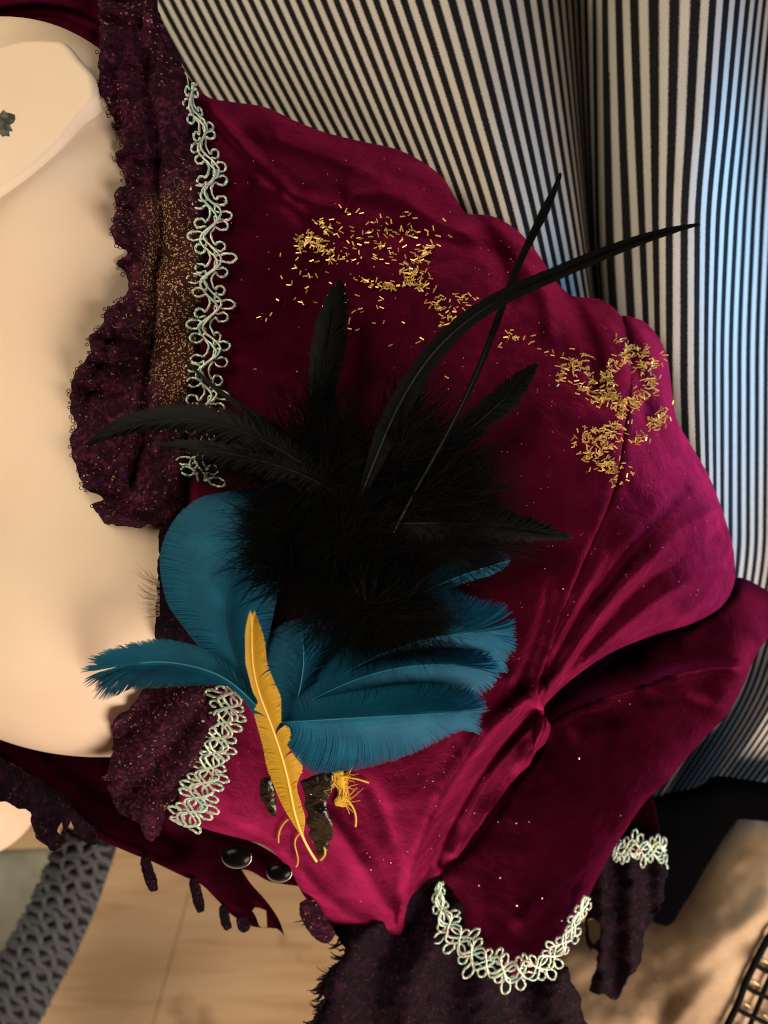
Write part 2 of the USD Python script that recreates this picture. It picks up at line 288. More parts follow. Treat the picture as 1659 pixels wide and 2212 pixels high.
ii = np.arange(nr * nc).reshape(nr, nc); q = np.stack([ii[:-1, :-1], ii[1:, :-1], ii[1:, 1:], ii[:-1, 1:]], -1).reshape(-1, 4)
Pb = P + FW * 0.0015; N = nr * nc
edge = np.r_[ii[0, :], ii[1:, -1], ii[-1, -2::-1], ii[-2:0:-1, 0]]
e2 = np.roll(edge, -1); rimq = np.stack([edge, e2, e2 + N, edge + N], -1)
Q = np.vstack([q, q[:, ::-1] + N, rimq])
uvs = np.stack([np.tile(ss, nr), np.repeat(np.linspace(0, 60, nr), nc)], 1)
stripe = thing('striped_cloth', 'black and cream striped ticking cloth hanging in soft folds behind the velvet jacket', 'striped cloth')
obj('cloth', (np.vstack([P, Pb]), Q), M_stripe, stripe, smooth=True, uv=np.vstack([uvs, uvs]))

# ------------------------------------------------------------------ mannequin
balls = [(118, 272, .432, .0415), (-45, 368, .458, .066), (60, 420, .44, .052), (150, 620, .475, .075), (320, 620, .50, .075), (560, 520, .50, .055), (780, 600, .51, .055), (150, 900, .505, .098), (-150, 900, .52, .11), (350, 1050, .515, .098),
         (110, 1335, .455, .0580), (-160, 1275, .47, .064), (560, 1230, .475, .062), (330, 1290, .51, .092), (120, 1380, .53, .055), (330, 1420, .56, .05), (-45, 1715, .62, .052), (225, 1365, .478, .045)]
BC = np.array([cam(u, v, d) for u, v, d, r in balls]); BR = np.array([b[3] for b in balls]); KS = 0.022
def body_sdf(p):
    d = np.linalg.norm(p[..., None, :] - BC, axis=-1) - BR
    return -KS * np.log(np.exp(-d / KS).sum(-1))
capN = cam(-40, 285, .3670); capdir = np.array([0.20, 0.02, -0.98]); capdir /= np.linalg.norm(capdir)
def body_depth(u, v):
    ray = cam(u, v, 1.0); ln = np.linalg.norm(ray, axis=-1); t = np.full(np.shape(u), 0.30)
    for _ in range(40): t = t + np.clip(body_sdf(ray * t[..., None]) / ln * 0.9, -.01, .05)
    return np.where(t < 0.75, t, 9.0)
lo, hi = (BC - BR[:, None]).min(0) - .03, (BC + BR[:, None]).max(0) + .03
bc, br = BC.tolist(), BR.tolist()
def f_scalar(x, y, z):
    s = 0.0
    for (a, b, c), r in zip(bc, br):
        e = (math.sqrt((x - a) ** 2 + (y - b) ** 2 + (z - c) ** 2) - r) / KS
        if e < 30: s += math.exp(-e)
    v = -KS * math.log(s) if s > 1e-12 else 0.5
    return -v
lv = manifold3d.Manifold.level_set(f_scalar, [*lo, *hi], 0.019, 0.0)
lm = lv.to_mesh(); bm = trimesh.Trimesh(lm.vert_properties[:, :3], lm.tri_verts, process=True).subdivide().subdivide()
full = body_sdf
trimesh.smoothing.filter_taubin(bm, iterations=6); bv = np.array(bm.vertices)
for _ in range(6):
    g = np.stack([full(bv + e) - full(bv - e) for e in np.eye(3) * 5e-4], -1) / 1e-3; bv = bv - (full(bv) * .9)[:, None] * g / np.maximum((g * g).sum(-1, keepdims=True), .2)
bm.vertices = bv
bm.vertices = C2W(bm.vertices)
if bm.volume < 0: bm.invert()
man = thing('mannequin', 'cream plastic mannequin torso with an oval neck plate, wearing the velvet jacket', 'mannequin')
obj('torso', bm, M_skin, man, smooth=True)
# neck plate: a thin bevelled oval lid with a chipped socket in it
cx = np.cross([0, 1, 0], capdir); cx /= np.linalg.norm(cx); cy = np.cross(capdir, cx)
NE = np.array([(0, 97), (83, 80), (133, 83), (176, 125), (205, 165), (210, 200), (176, 246), (126, 310), (57, 373), (0, 410), (-150, 480), (-290, 470), (-330, 380), (-270, 250), (-140, 140)], float)
def on_plane(q):                             # survey points laid onto the plane of the neck cut, in its own axes
    r = cam(q[:, 0], q[:, 1], 1.0); p = r * ((capN @ capdir) / (r @ capdir))[:, None] - capN
    return np.c_[p @ cx, p @ cy]
def plate(o, h0, h1, bevel=0.0, hole=None):
    """a lid in the plane of the neck cut with a rounded edge"""
    n = len(o); c0 = o.mean(0); k = lambda f: c0 + (o - c0) * f
    lay = [(k(1), h0)] + ([(k(1), h1 - bevel), (k(.992), h1 - bevel * .6), (k(.975), h1 - bevel * .22), (k(.952), h1 - bevel * .03), (k(.93), h1)] if bevel else [(k(1), h1)])
    V = [np.c_[p, np.full(n, h)] for p, h in lay]; F = []
    for i in range(len(lay) - 1):
        for j in range(n): a_, b_ = i * n + j, i * n + (j + 1) % n; F += [[a_, b_, b_ + n], [a_, b_ + n, a_ + n]]
    tv, tf = trimesh.creation.triangulate_polygon(Polygon(lay[-1][0], [hole] if hole is not None else []), engine='earcut')
    m0 = len(lay) * n; V.append(np.c_[tv, np.full(len(tv), h1)]); F += (np.asarray(tf) + m0).tolist()
    if hole is not None:
        hn = len(hole); m1 = m0 + len(tv); V += [np.c_[hole, np.full(hn, h1)], np.c_[hole, np.full(hn, h1 - .004)]]
        for j in range(hn): a_, b_ = m1 + j, m1 + (j + 1) % hn; F += [[a_, b_ + hn, b_], [a_, a_ + hn, b_ + hn]]
    v = np.vstack(V); m = trimesh.Trimesh(C2W(capN + v[:, :1] * cx + v[:, 1:2] * cy + v[:, 2:3] * capdir), np.array(F), process=True)
    trimesh.repair.fix_normals(m); return m
no = on_plane(smooth_outline(NE, 6)); hc = on_plane(np.array([(2, 268.0)]))[0]
th = np.linspace(0, 2 * np.pi, 26, endpoint=False); hr = 0.0068 * (1 + 0.25 * np.sin(3 * th + 1) + 0.16 * rng.standard_normal(26))
ni = no.mean(0) + (no - no.mean(0)) * .955

plate_o = obj('neck_plate', plate(no, -0.035, 0.0, .0045, hc + np.c_[hr * np.cos(th), hr * np.sin(th)]), M_skin, man, smooth=35)
obj('socket', plate(hc + .012 * np.c_[np.cos(th), np.sin(th)], -0.02, -0.0003), M_socket, plate_o, smooth=35)

# ------------------------------------------------------------------ velvet jacket
jb = field([(430, 230, .415), (500, 230, .43), (640, 262, .44), (850, 320, .45), (990, 435, .45), (1140, 520, .45), (1290, 645, .452), (1430, 760, .455), (1490, 960, .452), (1570, 1150, .452), (1588, 1250, .466),
            (600, 420, .41), (800, 480, .418), (1000, 620, .418), (1200, 780, .414), (1360, 860, .42), (1400, 1050, .415), (1300, 1150, .402), (1450, 1200, .42), (480, 700, .400), (700, 800, .394), (950, 900, .392), (480, 1000, .397), (700, 1150, .384), (900, 1200, .386),
            (1100, 1250, .396), (1250, 1350, .410), (1420, 1330, .436), (560, 1450, .398), (800, 1450, .396), (1000, 1500, .41), (1150, 1500, .424), (1180, 1560, .436), (520, 1650, .424), (700, 1700, .430), (900, 1720, .442), (430, 1780, .446), (1050, 1680, .455), (600, 1850, .462), (800, 1880, .466),
            (750, 2010, .494), (860, 2020, .498), (930, 1850, .475), (1100, 1700, .470)], 0)
seam = [(1338, 640), (1345, 690), (1362, 760), (1352, 900), (1325, 1060), (1275, 1180), (1225, 1300), (1182, 1420), (1163, 1500), (1158, 1560), (1150, 1640)]
folds = [(seam, 6, -.0018), ([(1340, 690), (1372, 780), (1400, 900)], 16, -.005), ([(455, 225), (520, 310), (570, 360), (630, 420)], 12, .0065), ([(560, 400), (640, 430), (720, 445)], 14, .005), ([(540, 300), (590, 390), (650, 470)], 18, -.004),
         ([(760, 420), (860, 430), (930, 470), (1000, 500)], 20, .006), ([(840, 500), (960, 520), (1060, 540)], 18, -.004), ([(1020, 470), (1080, 560), (1100, 640)], 22, -.006), ([(1120, 560), (1180, 640), (1190, 720)], 20, .006), ([(1230, 650), (1280, 760), (1290, 850)], 20, -.006), ([(600, 300), (760, 360), (900, 420)], 14, .003),
         ([(1180, 1490), (1290, 1330), (1430, 1180), (1540, 1110)], 13, .0045), ([(1190, 1500), (1330, 1370), (1480, 1260), (1570, 1230)], 13, .0045), ([(1185, 1460), (1270, 1300), (1370, 1180), (1480, 1060)], 15, -.004), ([(1200, 1500), (1310, 1345), (1460, 1215), (1550, 1170)], 12, -.0035), ([(1200, 1505), (1340, 1400), (1450, 1345)], 12, -.003),
         ([(1150, 1480), (1230, 1330), (1300, 1200)], 9, .003), ([(1120, 1480), (1160, 1380), (1190, 1260)], 12, -.003),
         ([(1140, 1510), (1060, 1580), (960, 1720), (900, 1860), (862, 2010)], 20, .010), ([(1150, 1540), (1095, 1600), (1010, 1720), (945, 1860)], 17, -.014), ([(1185, 1560), (1150, 1625), (1070, 1740), (990, 1850)], 15, .011), ([(1180, 1480), (1170, 1530)], 22, .005),
         ([(560, 1810), (660, 1900), (720, 1960), (850, 2008)], 20, .004), ([(700, 1760), (790, 1880), (850, 1990)], 18, .005), ([(800, 1700), (850, 1830), (870, 1950)], 14, -.003), ([(430, 1780), (500, 1795), (560, 1815)], 15, -.004)]
jac0 = strokes(jb, folds)
def jac(u, v): return jac0(u, v)
jacket = thing('velvet_jacket', 'burgundy velvet costume jacket with plum lace collar, silver braid and gold glitter motifs', 'jacket')
B = [(405, 165), (455, 212), (500, 220), (560, 228), (640, 262), (700, 285), (780, 305), (850, 320), (905, 345), (960, 388), (990, 438), (1012, 462), (1050, 464), (1100, 485), (1140, 520), (1170, 560), (1205, 612), (1240, 640), (1290, 645), (1340, 680), (1382, 690), (1422, 728), (1442, 775), (1452, 850), (1460, 900),
     (1492, 960), (1532, 1030), (1556, 1090), (1572, 1140), (1586, 1200), (1588, 1245), (1568, 1300), (1500, 1345), (1420, 1370), (1330, 1405), (1245, 1460), (1195, 1505), (1175, 1530), (1182, 1556), (1191, 1572), (1160, 1621), (1126, 1679), (1090, 1730), (1028, 1803), (990, 1850), (955, 1890), (930, 1900), (884, 1945), (862, 2021), (783, 2019), (718, 1994),
     (675, 1958), (650, 1925), (632, 1889), (603, 1853), (574, 1828), (535, 1815), (486, 1803), (432, 1787), (380, 1770), (400, 1650), (440, 1500), (430, 1300), (400, 1150), (395, 950), (420, 700), (440, 500), (430, 330)]
Bp = Polygon(B); line = LineString(curve(seam, 60)); sp = shapely.ops.split(Bp, LineString([(1338, 600)] + list(line.coords) + [(1140, 1760)])) if False else None
right_cut = Polygon(list(line.coords) + [(1230, 1560), (1700, 1500), (1700, 600)])
main = Bp.difference(right_cut.buffer(0)); sleeve = Bp.intersection(right_cut.buffer(0))
big = lambda g: max(getattr(g, 'geoms', [g]), key=lambda x: x.area)
def ext(g): return np.array(big(g).exterior.coords)[:-1]
VN = [(55, .004, 5), (150, .010, 9)]
obj('bodice_front', patch(ext(main), jac, 10, curl=.010, curl_w=14, noise=VN, skip=curve(seam, 200)[:, :2]), M_velvet, jacket, smooth=True)
obj('sleeve_head', patch(ext(sleeve), jac, 10, curl=.014, curl_w=20, noise=VN, skip=curve(seam, 200)[:, :2]), M_velvet, jacket, smooth=True)
# forearm of the sleeve with its deep fold
cf = strokes(field([(1173, 1524, .450), (1250, 1470, .468), (1400, 1390, .474), (1560, 1310, .476), (1640, 1290, .49), (1659, 1350, .49), (1380, 1440, .472), (1550, 1400, .474), (1195, 1570, .440), (1300, 1512, .442), (1450, 1462, .447), (1590, 1445, .462), (1300, 1580, .448), (1420, 1560, .452), (1530, 1560, .468),
    (1200, 1700, .452), (1350, 1680, .458), (1450, 1680, .476), (1000, 1900, .480), (1150, 1850, .466), (1300, 1850, .480), (1000, 2000, .488), (1120, 2050, .482), (1240, 1990, .492)]),
    [([(1180, 1570), (1240, 1535), (1368, 1490), (1458, 1460), (1590, 1445)], 12, .010), ([(1410, 1490), (1500, 1515), (1570, 1548)], 14, .003), ([(1250, 1570), (1400, 1520), (1520, 1500)], 24, -.006), ([(1130, 1990), (1240, 1880), (1330, 1790), (1440, 1690)], 22, .006), ([(1128, 2090), (1190, 2010), (1230, 1950)], 20, .004), ([(1180, 1960), (1260, 1860), (1330, 1780)], 26, -.004)])
Cc = [(1165, 1515), (1240, 1440), (1330, 1385), (1420, 1350), (1500, 1325), (1560, 1280), (1594, 1247), (1659, 1276), (1720, 1310), (1700, 1350), (1662, 1376), (1623, 1437), (1609, 1474), (1566, 1549), (1530, 1585), (1476, 1646), (1440, 1690), (1400, 1725), (1352, 1793), (1320, 1845), (1270, 1942), (1240, 2030), (1195, 2085), (1128, 2125), (1060, 2095), (1000, 2045), (955, 1985), (945, 1900), (1030, 1790), (1100, 1690), (1160, 1590)]
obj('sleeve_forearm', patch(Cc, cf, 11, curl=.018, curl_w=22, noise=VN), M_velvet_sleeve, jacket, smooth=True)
# inside and lower right front
df = strokes(field([(0, 1600, .470), (200, 1600, .485), (240, 1650, .48), (0, 1720, .452), (120, 1740, .455), (250, 1800, .462), (350, 1850, .468), (450, 1800, .462), (420, 1900, .476), (560, 1900, .478), (600, 2010, .482), (500, 1980, .482), (-100, 1650, .455)]),
    [([(-20, 1620), (80, 1690), (200, 1780), (330, 1850)], 22, .006), ([(100, 1640), (240, 1740), (380, 1810)], 40, -.012)])
Dd = [(-60, 1585), (60, 1590), (130, 1600), (240, 1580), (330, 1560), (420, 1700), (500, 1800), (560, 1825), (640, 1890), (650, 1915), (585, 1905), (535, 1880), (522, 1878), (540, 1906), (576, 1947), (606, 1994), (614, 2021), (597, 2006), (554, 2003), (500, 1976), (468, 1943), (432, 1909), (396, 1893), (330, 1862), (280, 1842), (210, 1810), (150, 1770), (60, 1700), (-60, 1640)]
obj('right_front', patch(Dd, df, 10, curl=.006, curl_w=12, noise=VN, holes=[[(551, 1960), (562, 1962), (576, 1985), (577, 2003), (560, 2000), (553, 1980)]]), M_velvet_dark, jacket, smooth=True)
obj('back_neckline', patch([(-60, -60), (240, -60), (235, 60), (222, 110), (200, 130), (-60, 130)], strokes(field([(0, 0, .42), (200, 0, .425), (0, 90, .445), (200, 100, .44)]), [([(0, 60), (90, 40), (190, 66)], 14, .006), ([(-20, 25), (110, 12), (215, 50)], 14, -.006)]), 10, noise=VN), M_velvet, jacket, smooth=True)

# lace collar, in ruffles
def lace_d(u, v):
    return np.minimum(body_depth(u, v), jac(u, v) + .004) - .0075
ruf = strokes(lambda u, v: lace_d(u, v), [([(300, 40), (330, 250), (345, 480), (330, 700), (310, 900), (290, 1050)], 10, -.006), ([(250, 150), (262, 330), (280, 520), (265, 650), (220, 790), (180, 930)], 9, -.003)])
def ruffle(u, v):
    w = np.exp(-((u - np.interp(v, [0, 300, 520, 700, 860, 1000, 1140], [225, 240, 245, 230, 165, 160, 260])) / 70) ** 2)
    return ruf(u, v) + w * .0065 * np.sin(v / 13 + 2.5 * np.sin(v / 61) - u / 60) - .003 * np.sin(v / 33 + u / 50)
E = [(205, -40), (330, -40), (342, 20), (372, 90), (398, 150), (408, 200), (432, 290), (448, 420), (438, 520), (432, 640), (428, 760), (415, 840), (400, 900), (405, 960), (398, 1040), (400, 1080), (385, 1110), (362, 1140), (330, 1132), (300, 1140), (262, 1136), (232, 1132), (205, 1100), (178, 1050), (160, 1000), (150, 950), (165, 915), (150, 890), (152, 840), (172, 790), (195, 760), (190, 735), (222, 700),
     (228, 672), (262, 645), (278, 620), (268, 590), (252, 570), (275, 545), (248, 525), (242, 495), (250, 450), (246, 425), (262, 400), (270, 382), (250, 350), (248, 330), (270, 320), (252, 285), (240, 250), (232, 222), (214, 200), (212, 140), (215, 90)]
lc = obj('lace_collar', patch(E, ruffle, 7, curl=.004, curl_w=7, rag=5, seed=2, noise=[(26, .0045, 4), (9, .0014, 6)]), M_lace, jacket, smooth=True)
picots = []
for (ax, ay), (bx_, by_) in zip(E[22:], E[23:] ):
    ln_ = math.hypot(bx_ - ax, by_ - ay)
    for t in np.arange(0, ln_, 9) / ln_:
        if rng.random() < .62: continue
        x, y = ax + (bx_ - ax) * t + rng.normal(0, 1.5), ay + (by_ - ay) * t + rng.normal(0, 1.5); nx, ny = (by_ - ay) / ln_, -(bx_ - ax) / ln_
        a_ = np.linspace(0, 2 * np.pi, 11); R_ = rng.uniform(2.2, 4.6); pu, pv = x + nx * R_ * .7 + R_ * np.cos(a_), y + ny * R_ * .7 + R_ * np.sin(a_)
        picots.append(tube(W(pu, pv, np.full(11, float(ruffle(np.array([x]), np.array([y]))[0]) + .001)), .00022, 4))
obj('picot_edge', join(picots), M_lace, lc, smooth=True, kind='stuff')
Ebelow = [(345, 1140), (385, 1130), (400, 1180), (430, 1300), (450, 1420), (400, 1420), (335, 1375), (340, 1260)]
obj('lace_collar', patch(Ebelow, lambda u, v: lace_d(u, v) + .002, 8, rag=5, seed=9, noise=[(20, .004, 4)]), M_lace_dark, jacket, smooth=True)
F_ = [(310, 1490), (420, 1480), (470, 1490), (478, 1540), (450, 1580), (425, 1650), (405, 1700), (360, 1745), (352, 1780), (330, 1815), (312, 1806), (300, 1780), (270, 1765), (245, 1735), (232, 1700), (240, 1690), (215, 1682), (230, 1672), (240, 1640), (242, 1600), (246, 1560), (255, 1545), (275, 1535), (300, 1505)]
obj('lace_collar', patch(F_, lambda u, v: np.minimum(lace_d(u, v), .43) - .002 + .004 * np.sin(v / 23 + u / 19), 7, rag=7, seed=12, curl=.004, curl_w=8, noise=[(22, .007, 4), (9, .003, 6)]), M_lace, jacket, smooth=True)
G = [(-60, 1590), (0, 1632), (60, 1668), (130, 1715), (185, 1770), (212, 1800), (206, 1824), (180, 1812), (150, 1790), (130, 1830), (110, 1838), (90, 1820), (72, 1800), (62, 1760), (40, 1745), (0, 1728), (-60, 1725)]
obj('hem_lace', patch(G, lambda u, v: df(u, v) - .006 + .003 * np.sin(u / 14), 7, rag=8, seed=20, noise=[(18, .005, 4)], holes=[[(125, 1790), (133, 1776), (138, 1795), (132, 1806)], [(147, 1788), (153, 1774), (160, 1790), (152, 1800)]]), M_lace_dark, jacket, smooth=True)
# lace fall under the cuff
H = [(700, 1975), (800, 2000), (870, 1960), (930, 1870), (1000, 1960), (1060, 2060), (1130, 2100), (1205, 2070), (1224, 2085), (1233, 2117), (1256, 2171), (1275, 2260), (660, 2260), (682, 2195), (700, 2160), (686, 2143), (692, 2123), (720, 2090), (745, 2062), (730, 2030), (690, 2005), (662, 1985), (665, 1955)]
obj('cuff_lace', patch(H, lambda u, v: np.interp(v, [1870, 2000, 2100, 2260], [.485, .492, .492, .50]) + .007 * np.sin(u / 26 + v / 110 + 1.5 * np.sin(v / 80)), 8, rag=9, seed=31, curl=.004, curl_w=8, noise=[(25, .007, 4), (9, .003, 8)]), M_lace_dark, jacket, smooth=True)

hairs = []
for (ax, ay), (bx_, by_) in zip(H[12:], H[13:] + H[:1]):
    for _ in range(int(math.hypot(bx_ - ax, by_ - ay) / 4)):
        t = rng.random(); x, y = ax + (bx_ - ax) * t, ay + (by_ - ay) * t; a_ = rng.normal(2.6, .5); h_ = rng.uniform(8, 30); q_ = np.linspace(-.2, 1, 6)
        hairs.append(tube(W(x + h_ * q_ * np.cos(a_ + .4 * q_), y + h_ * q_ * np.sin(a_ + .4 * q_), np.full(6, .49)), np.linspace(.0009, .0002, 6) * rng.uniform(.5, 1.6), 4))
obj('lace_fringe', join(hairs), M_lace_dark, jacket, smooth=True, kind='stuff')

# silver braid
def braid(path, dfun, width, period, seed, off=.0022, r=2.5, lim=(-1, 1), taper=None, lattice=True):
    c = curve(path, 400); seg = np.r_[0, np.cumsum(np.linalg.norm(np.diff(c, axis=0), axis=1))]; Lt = seg[-1]
    rg = np.random.default_rng(seed)
    def at(s, n):
        s = np.clip(s, 0, Lt); p = np.stack([np.interp(s, seg, c[:, k]) for k in (0, 1)], -1)
        q = np.stack([np.interp(np.clip(s + 2, 0, Lt), seg, c[:, k]) - np.interp(np.clip(s - 2, 0, Lt), seg, c[:, k]) for k in (0, 1)], -1)
        q /= np.maximum(np.linalg.norm(q, axis=-1, keepdims=True), 1e-9); nn = np.stack([-q[..., 1], q[..., 0]], -1)
        w = np.ones_like(s) if taper is None else np.interp(s / Lt, *taper)
        return p + nn * (n * w)[..., None]
    out, half = [], width / 2
    def cord(sn, rr, lift):
        sn = np.array(sn, float); k = len(sn); t = np.arange(k); f = CubicSpline(t, sn); fine = f(np.linspace(0, k - 1, k * 4))
        p = at(fine[:, 0], fine[:, 1]); d = dfun(p[:, 0], p[:, 1]) - off - lift
        d = d + .0006 * np.sin(np.arange(len(d)) * .7); p = p + rg.normal(0, .5, p.shape)
        out.append(tube(W(p[:, 0], p[:, 1], d), rr * .42 / FPX * (1 + .14 * rg.standard_normal(len(d))), 6))
    for side in (-1, 1):                       # scallop cord: fans of three loops, staggered left and right
        if not lim[0] <= side <= lim[1]: continue
        sn, s0 = [], (0 if side > 0 else -period / 2)
        while s0 < Lt:
            b = .22 * half
            for k, ln in ((-1, .60), (0, 1.0), (1, .72)):
                m = s0 + period * (.45 + .25 * k); w = period * .10; ln = (b + (half - b) * ln) * (1 + .10 * rg.standard_normal()); tw = rg.normal(0, period * .03) + k * period * .03
                sn += [(m - w * .62, side * b), (m - w * .72 + tw, side * (ln * .45)), (m - w * 1.0 + tw, side * (ln * .74)), (m - w * .66 + tw, side * (ln * .96)), (m + tw, side * ln * 1.05), (m + w * .66 + tw, side * (ln * .96)), (m + w * 1.0 + tw, side * (ln * .74)), (m + w * .72 + tw, side * (ln * .45)), (m + w * .62, side * b)]
            sn += [(s0 + period * .93, side * .02 * half)]
            s0 += period
        cord([x for x in sn if -5 < x[0] < Lt + 5], r, .0)
    for o, ph in ((-.10, 0), (.10, 0), (-.08, 1), (.08, 1)):     # double zigzags crossing in the middle
        if ph and not lattice: continue
        sn, k = [], 0
        while k * period / 2 < Lt + period:
            sn.append((k * period / 2 + o * 30 + rg.normal(0, 2), (.42 if (k + ph) % 2 else -.42) * half + o * half)); k += 1
            sn.append(((k - .5) * period / 2 + o * 30, o * half))
        cord([x for x in sn if x[0] < Lt + 5], r, .0012)
    return join(out)
p1 = [(412, 180), (422, 240), (440, 300), (455, 400), (455, 480), (455, 560), (455, 640), (452, 740), (450, 800), (440, 870), (438, 950), (430, 1040)]
def braid_d(u, v): return np.minimum(jac(u, v), ruffle(u, v) + .004)
obj('silver_braid', braid(p1, braid_d, 105, 97, 3, off=.003, taper=([0, .1, .25, 1], [.25, .5, .8, 1]), lattice=False), M_braid, jacket, smooth=True)
p2 = [(505, 1480), (480, 1570), (455, 1650), (430, 1720), (400, 1785)]
obj('silver_braid', braid(p2, lambda u, v: np.minimum(jac(u, v), .426), 100, 68, 4, off=.003, r=2.9), M_braid, jacket, smooth=True)
p3 = [(951, 1905), (958, 1975), (1000, 2040), (1070, 2090), (1140, 2098), (1200, 2058), (1245, 1990), (1268, 1938)]
obj('cuff_braid', braid(p3, lambda u, v: cf(np.minimum(u, 1300), v) - .002, 96, 78, 5, off=.004, r=2.6, taper=([0, .08, .25, .6, .8, 1], [.12, .4, .95, .95, .45, .25])), M_braid, jacket, smooth=True)

# hem loops, buttons
def strap(pts, w, name, m=M_lace_dark):
    c = curve(pts, 24); t = np.gradient(c[:, :2], axis=0); t /= np.linalg.norm(t, axis=1, keepdims=True); n = np.c_[-t[:, 1], t[:, 0]]
    ww = w * (1 - .45 * np.abs(np.linspace(-1, 1, 24)) ** 4); o = np.vstack([c[:, :2] + n * ww[:, None], (c[:, :2] - n * ww[:, None])[::-1]])
    return obj(name, patch(o, lambda u, v: np.full(np.shape(u), c[:, 2].mean()) + 0 * u, 5, rag=2, thick=.003, seed=int(c[0, 0])), m, jacket, smooth=True)
for pts, w in (([(312, 1850, .462), (322, 1890, .462), (334, 1924, .462)], 13), ([(416, 1895, .474), (426, 1935, .474), (434, 1970, .474)], 12), ([(482, 1955, .48), (486, 1985, .48), (494, 2008, .48)], 11), ([(520, 1980, .48), (526, 1998, .48), (532, 2012, .48)], 13), ([(180, 1790, .458), (196, 1812, .458), (207, 1818, .458)], 14)):
    strap(pts, w, 'hem_loop')
strap([(662, 1945, .478), (684, 1995, .478), (715, 2028, .478)], 24, 'hem_loop', M_lace)
for u, v, d, r in ((511, 1850, .437, .0090), (603, 1883, .447, .0078)):
    s = trimesh.creation.icosphere(3, 1.0); vv = s.vertices * np.array([r, r * .72, r * .45]); ring = np.linalg.norm(s.vertices[:, :2], axis=1)
    s.vertices = C2W(cam(u, v, d) + vv * [1, 1, 1])
    if s.volume < 0: s.invert()
    bt = obj('button', s, M_button, jacket, smooth=True)
    a = np.linspace(0, 2 * np.pi, 40); rimp = np.c_[r * .98 * np.cos(a), r * .70 * np.sin(a) - .0012, np.full(40, r * .10)]
    obj('button_rim', tube(C2W(cam(u, v, d) + rimp), .0006, 6), plain('button_metal_%d' % u, (0.45, 0.4, 0.33), .35, metallic=.7), bt, smooth=True)
# ------------------------------------------------------------------ gold glitter strips glued on the velvet
strips = []
def scatter(path, n, spread, closed=False):
    n = int(n * 1.35); c = curve(path, 200); i = rng.integers(0, 200, n)
    return c[i, :2] + rng.standard_normal((n, 2)) * spread
z8 = lambda pts: [(530.9 + .36 * x, 331.8 + .36 * y) for x, y in pts]
z2 = lambda pts: [(1061.7 + .36 * x, 630.4 + .36 * y) for x, y in pts]
spots = [scatter(z8([(300, 560), (380, 520), (450, 550)]), 55, 9), scatter(z8([(440, 400), (500, 450), (560, 470)]), 22, 8), scatter(z8([(430, 560), (540, 620), (660, 660)]), 50, 8), scatter(z8([(640, 740), (760, 780), (900, 790)]), 40, 6),
         scatter(z8([(950, 720), (1020, 760), (1080, 800)]), 55, 11), scatter(z8([(1000, 700), (1060, 600), (1110, 560)]), 30, 9), scatter(z8([(580, 500), (740, 520), (900, 500), (1180, 490)]), 40, 16), scatter(z8([(780, 590), (900, 600)]), 16, 14),
         scatter(z8([(1090, 880), (1200, 940), (1200, 1030)]), 34, 10), scatter(z8([(220, 620), (330, 720), (600, 860), (800, 900)]), 30, 30), scatter(z8([(560, 330), (800, 380), (1060, 420)]), 14, 12), scatter(z8([(1240, 860), (1360, 900)]), 14, 10),
         scatter(z8([(60, 1000), (300, 860), (640, 1000), (1000, 1100), (1150, 1280)]), 12, 14), np.array([(553, 797), (918, 795), (945, 1265 - 355), (905, 1185), (818, 1237), (965, 815)]),
         scatter(z2([(60, 320), (130, 260), (330, 370), (440, 370), (600, 390)]), 20, 7)]
sp2 = [scatter(z2([(420, 530), (430, 470), (510, 430), (570, 480), (590, 560)]), 60, 8), scatter(z2([(500, 570), (560, 600), (640, 640), (690, 590)]), 50, 8), scatter(z2([(700, 480), (710, 600), (740, 640), (800, 670)]), 75, 9), scatter(z2([(800, 670), (880, 650), (940, 590), (960, 520)]), 60, 9),
       scatter(z2([(960, 520), (900, 440), (990, 440), (930, 370), (830, 340)]), 50, 10), scatter(z2([(720, 480), (780, 400), (820, 380), (740, 300)]), 50, 9), scatter(z2([(1050, 710), (1000, 770), (960, 800)]), 40, 8), scatter(z2([(750, 680), (780, 760), (740, 810)]), 20, 8),
       scatter(z2([(520, 900), (600, 870), (700, 840), (790, 820)]), 75, 10), scatter(z2([(540, 980), (660, 940), (740, 900)]), 50, 10), scatter(z2([(640, 1060), (720, 1020), (720, 1090)]), 40, 9), scatter(z2([(860, 880), (930, 870)]), 16, 7), scatter(z2([(700, 1140), (800, 1140), (820, 1040)]), 10, 8)]
def strip(u, v, a, ln, w, lift, tilt, th=.00016, fun=jac):
    d = float(fun(np.array([u]), np.array([v]))[0]) - .0012 - lift
    c = cam(u, v, d); k = d / FPX
    e1 = np.array([math.cos(a), math.sin(a), tilt]); e1 /= np.linalg.norm(e1); e2 = np.cross(e1, [0.1 * tilt, 0, -1.0]); e2 /= np.linalg.norm(e2); e3 = np.cross(e1, e2)
    b = trimesh.creation.box([1, 1, 1]).vertices
    return C2W(c + b[:, :1] * ln * k * e1 + b[:, 1:2] * w * k * e2 + b[:, 2:3] * th * e3)
BOXF = trimesh.creation.box([1, 1, 1]).faces
allp = np.vstack(spots + sp2); big_ = []
for i, (u, v) in enumerate(allp):
    big_.append((strip(u, v, rng.uniform(0, np.pi) if rng.random() < .55 else rng.normal(0, .55), rng.uniform(8, 12.5), rng.uniform(2.0, 2.9), rng.uniform(0, .0022), rng.normal(0, .35)), rng.choice([0, 0, 0, 1, 1, 2, 2, 3], p=[.2, .15, .15, .15, .1, .12, .1, .03])))
order = rng.permutation(len(big_)); rest = {}
for n, i in enumerate(order):
    vtx, mi = big_[i]
    if n < 300: obj('glitter_strip', (vtx, BOXF), M_gold[mi], jacket, smooth=False)
    else: rest.setdefault(min(int(mi), 1), []).append((vtx, BOXF))
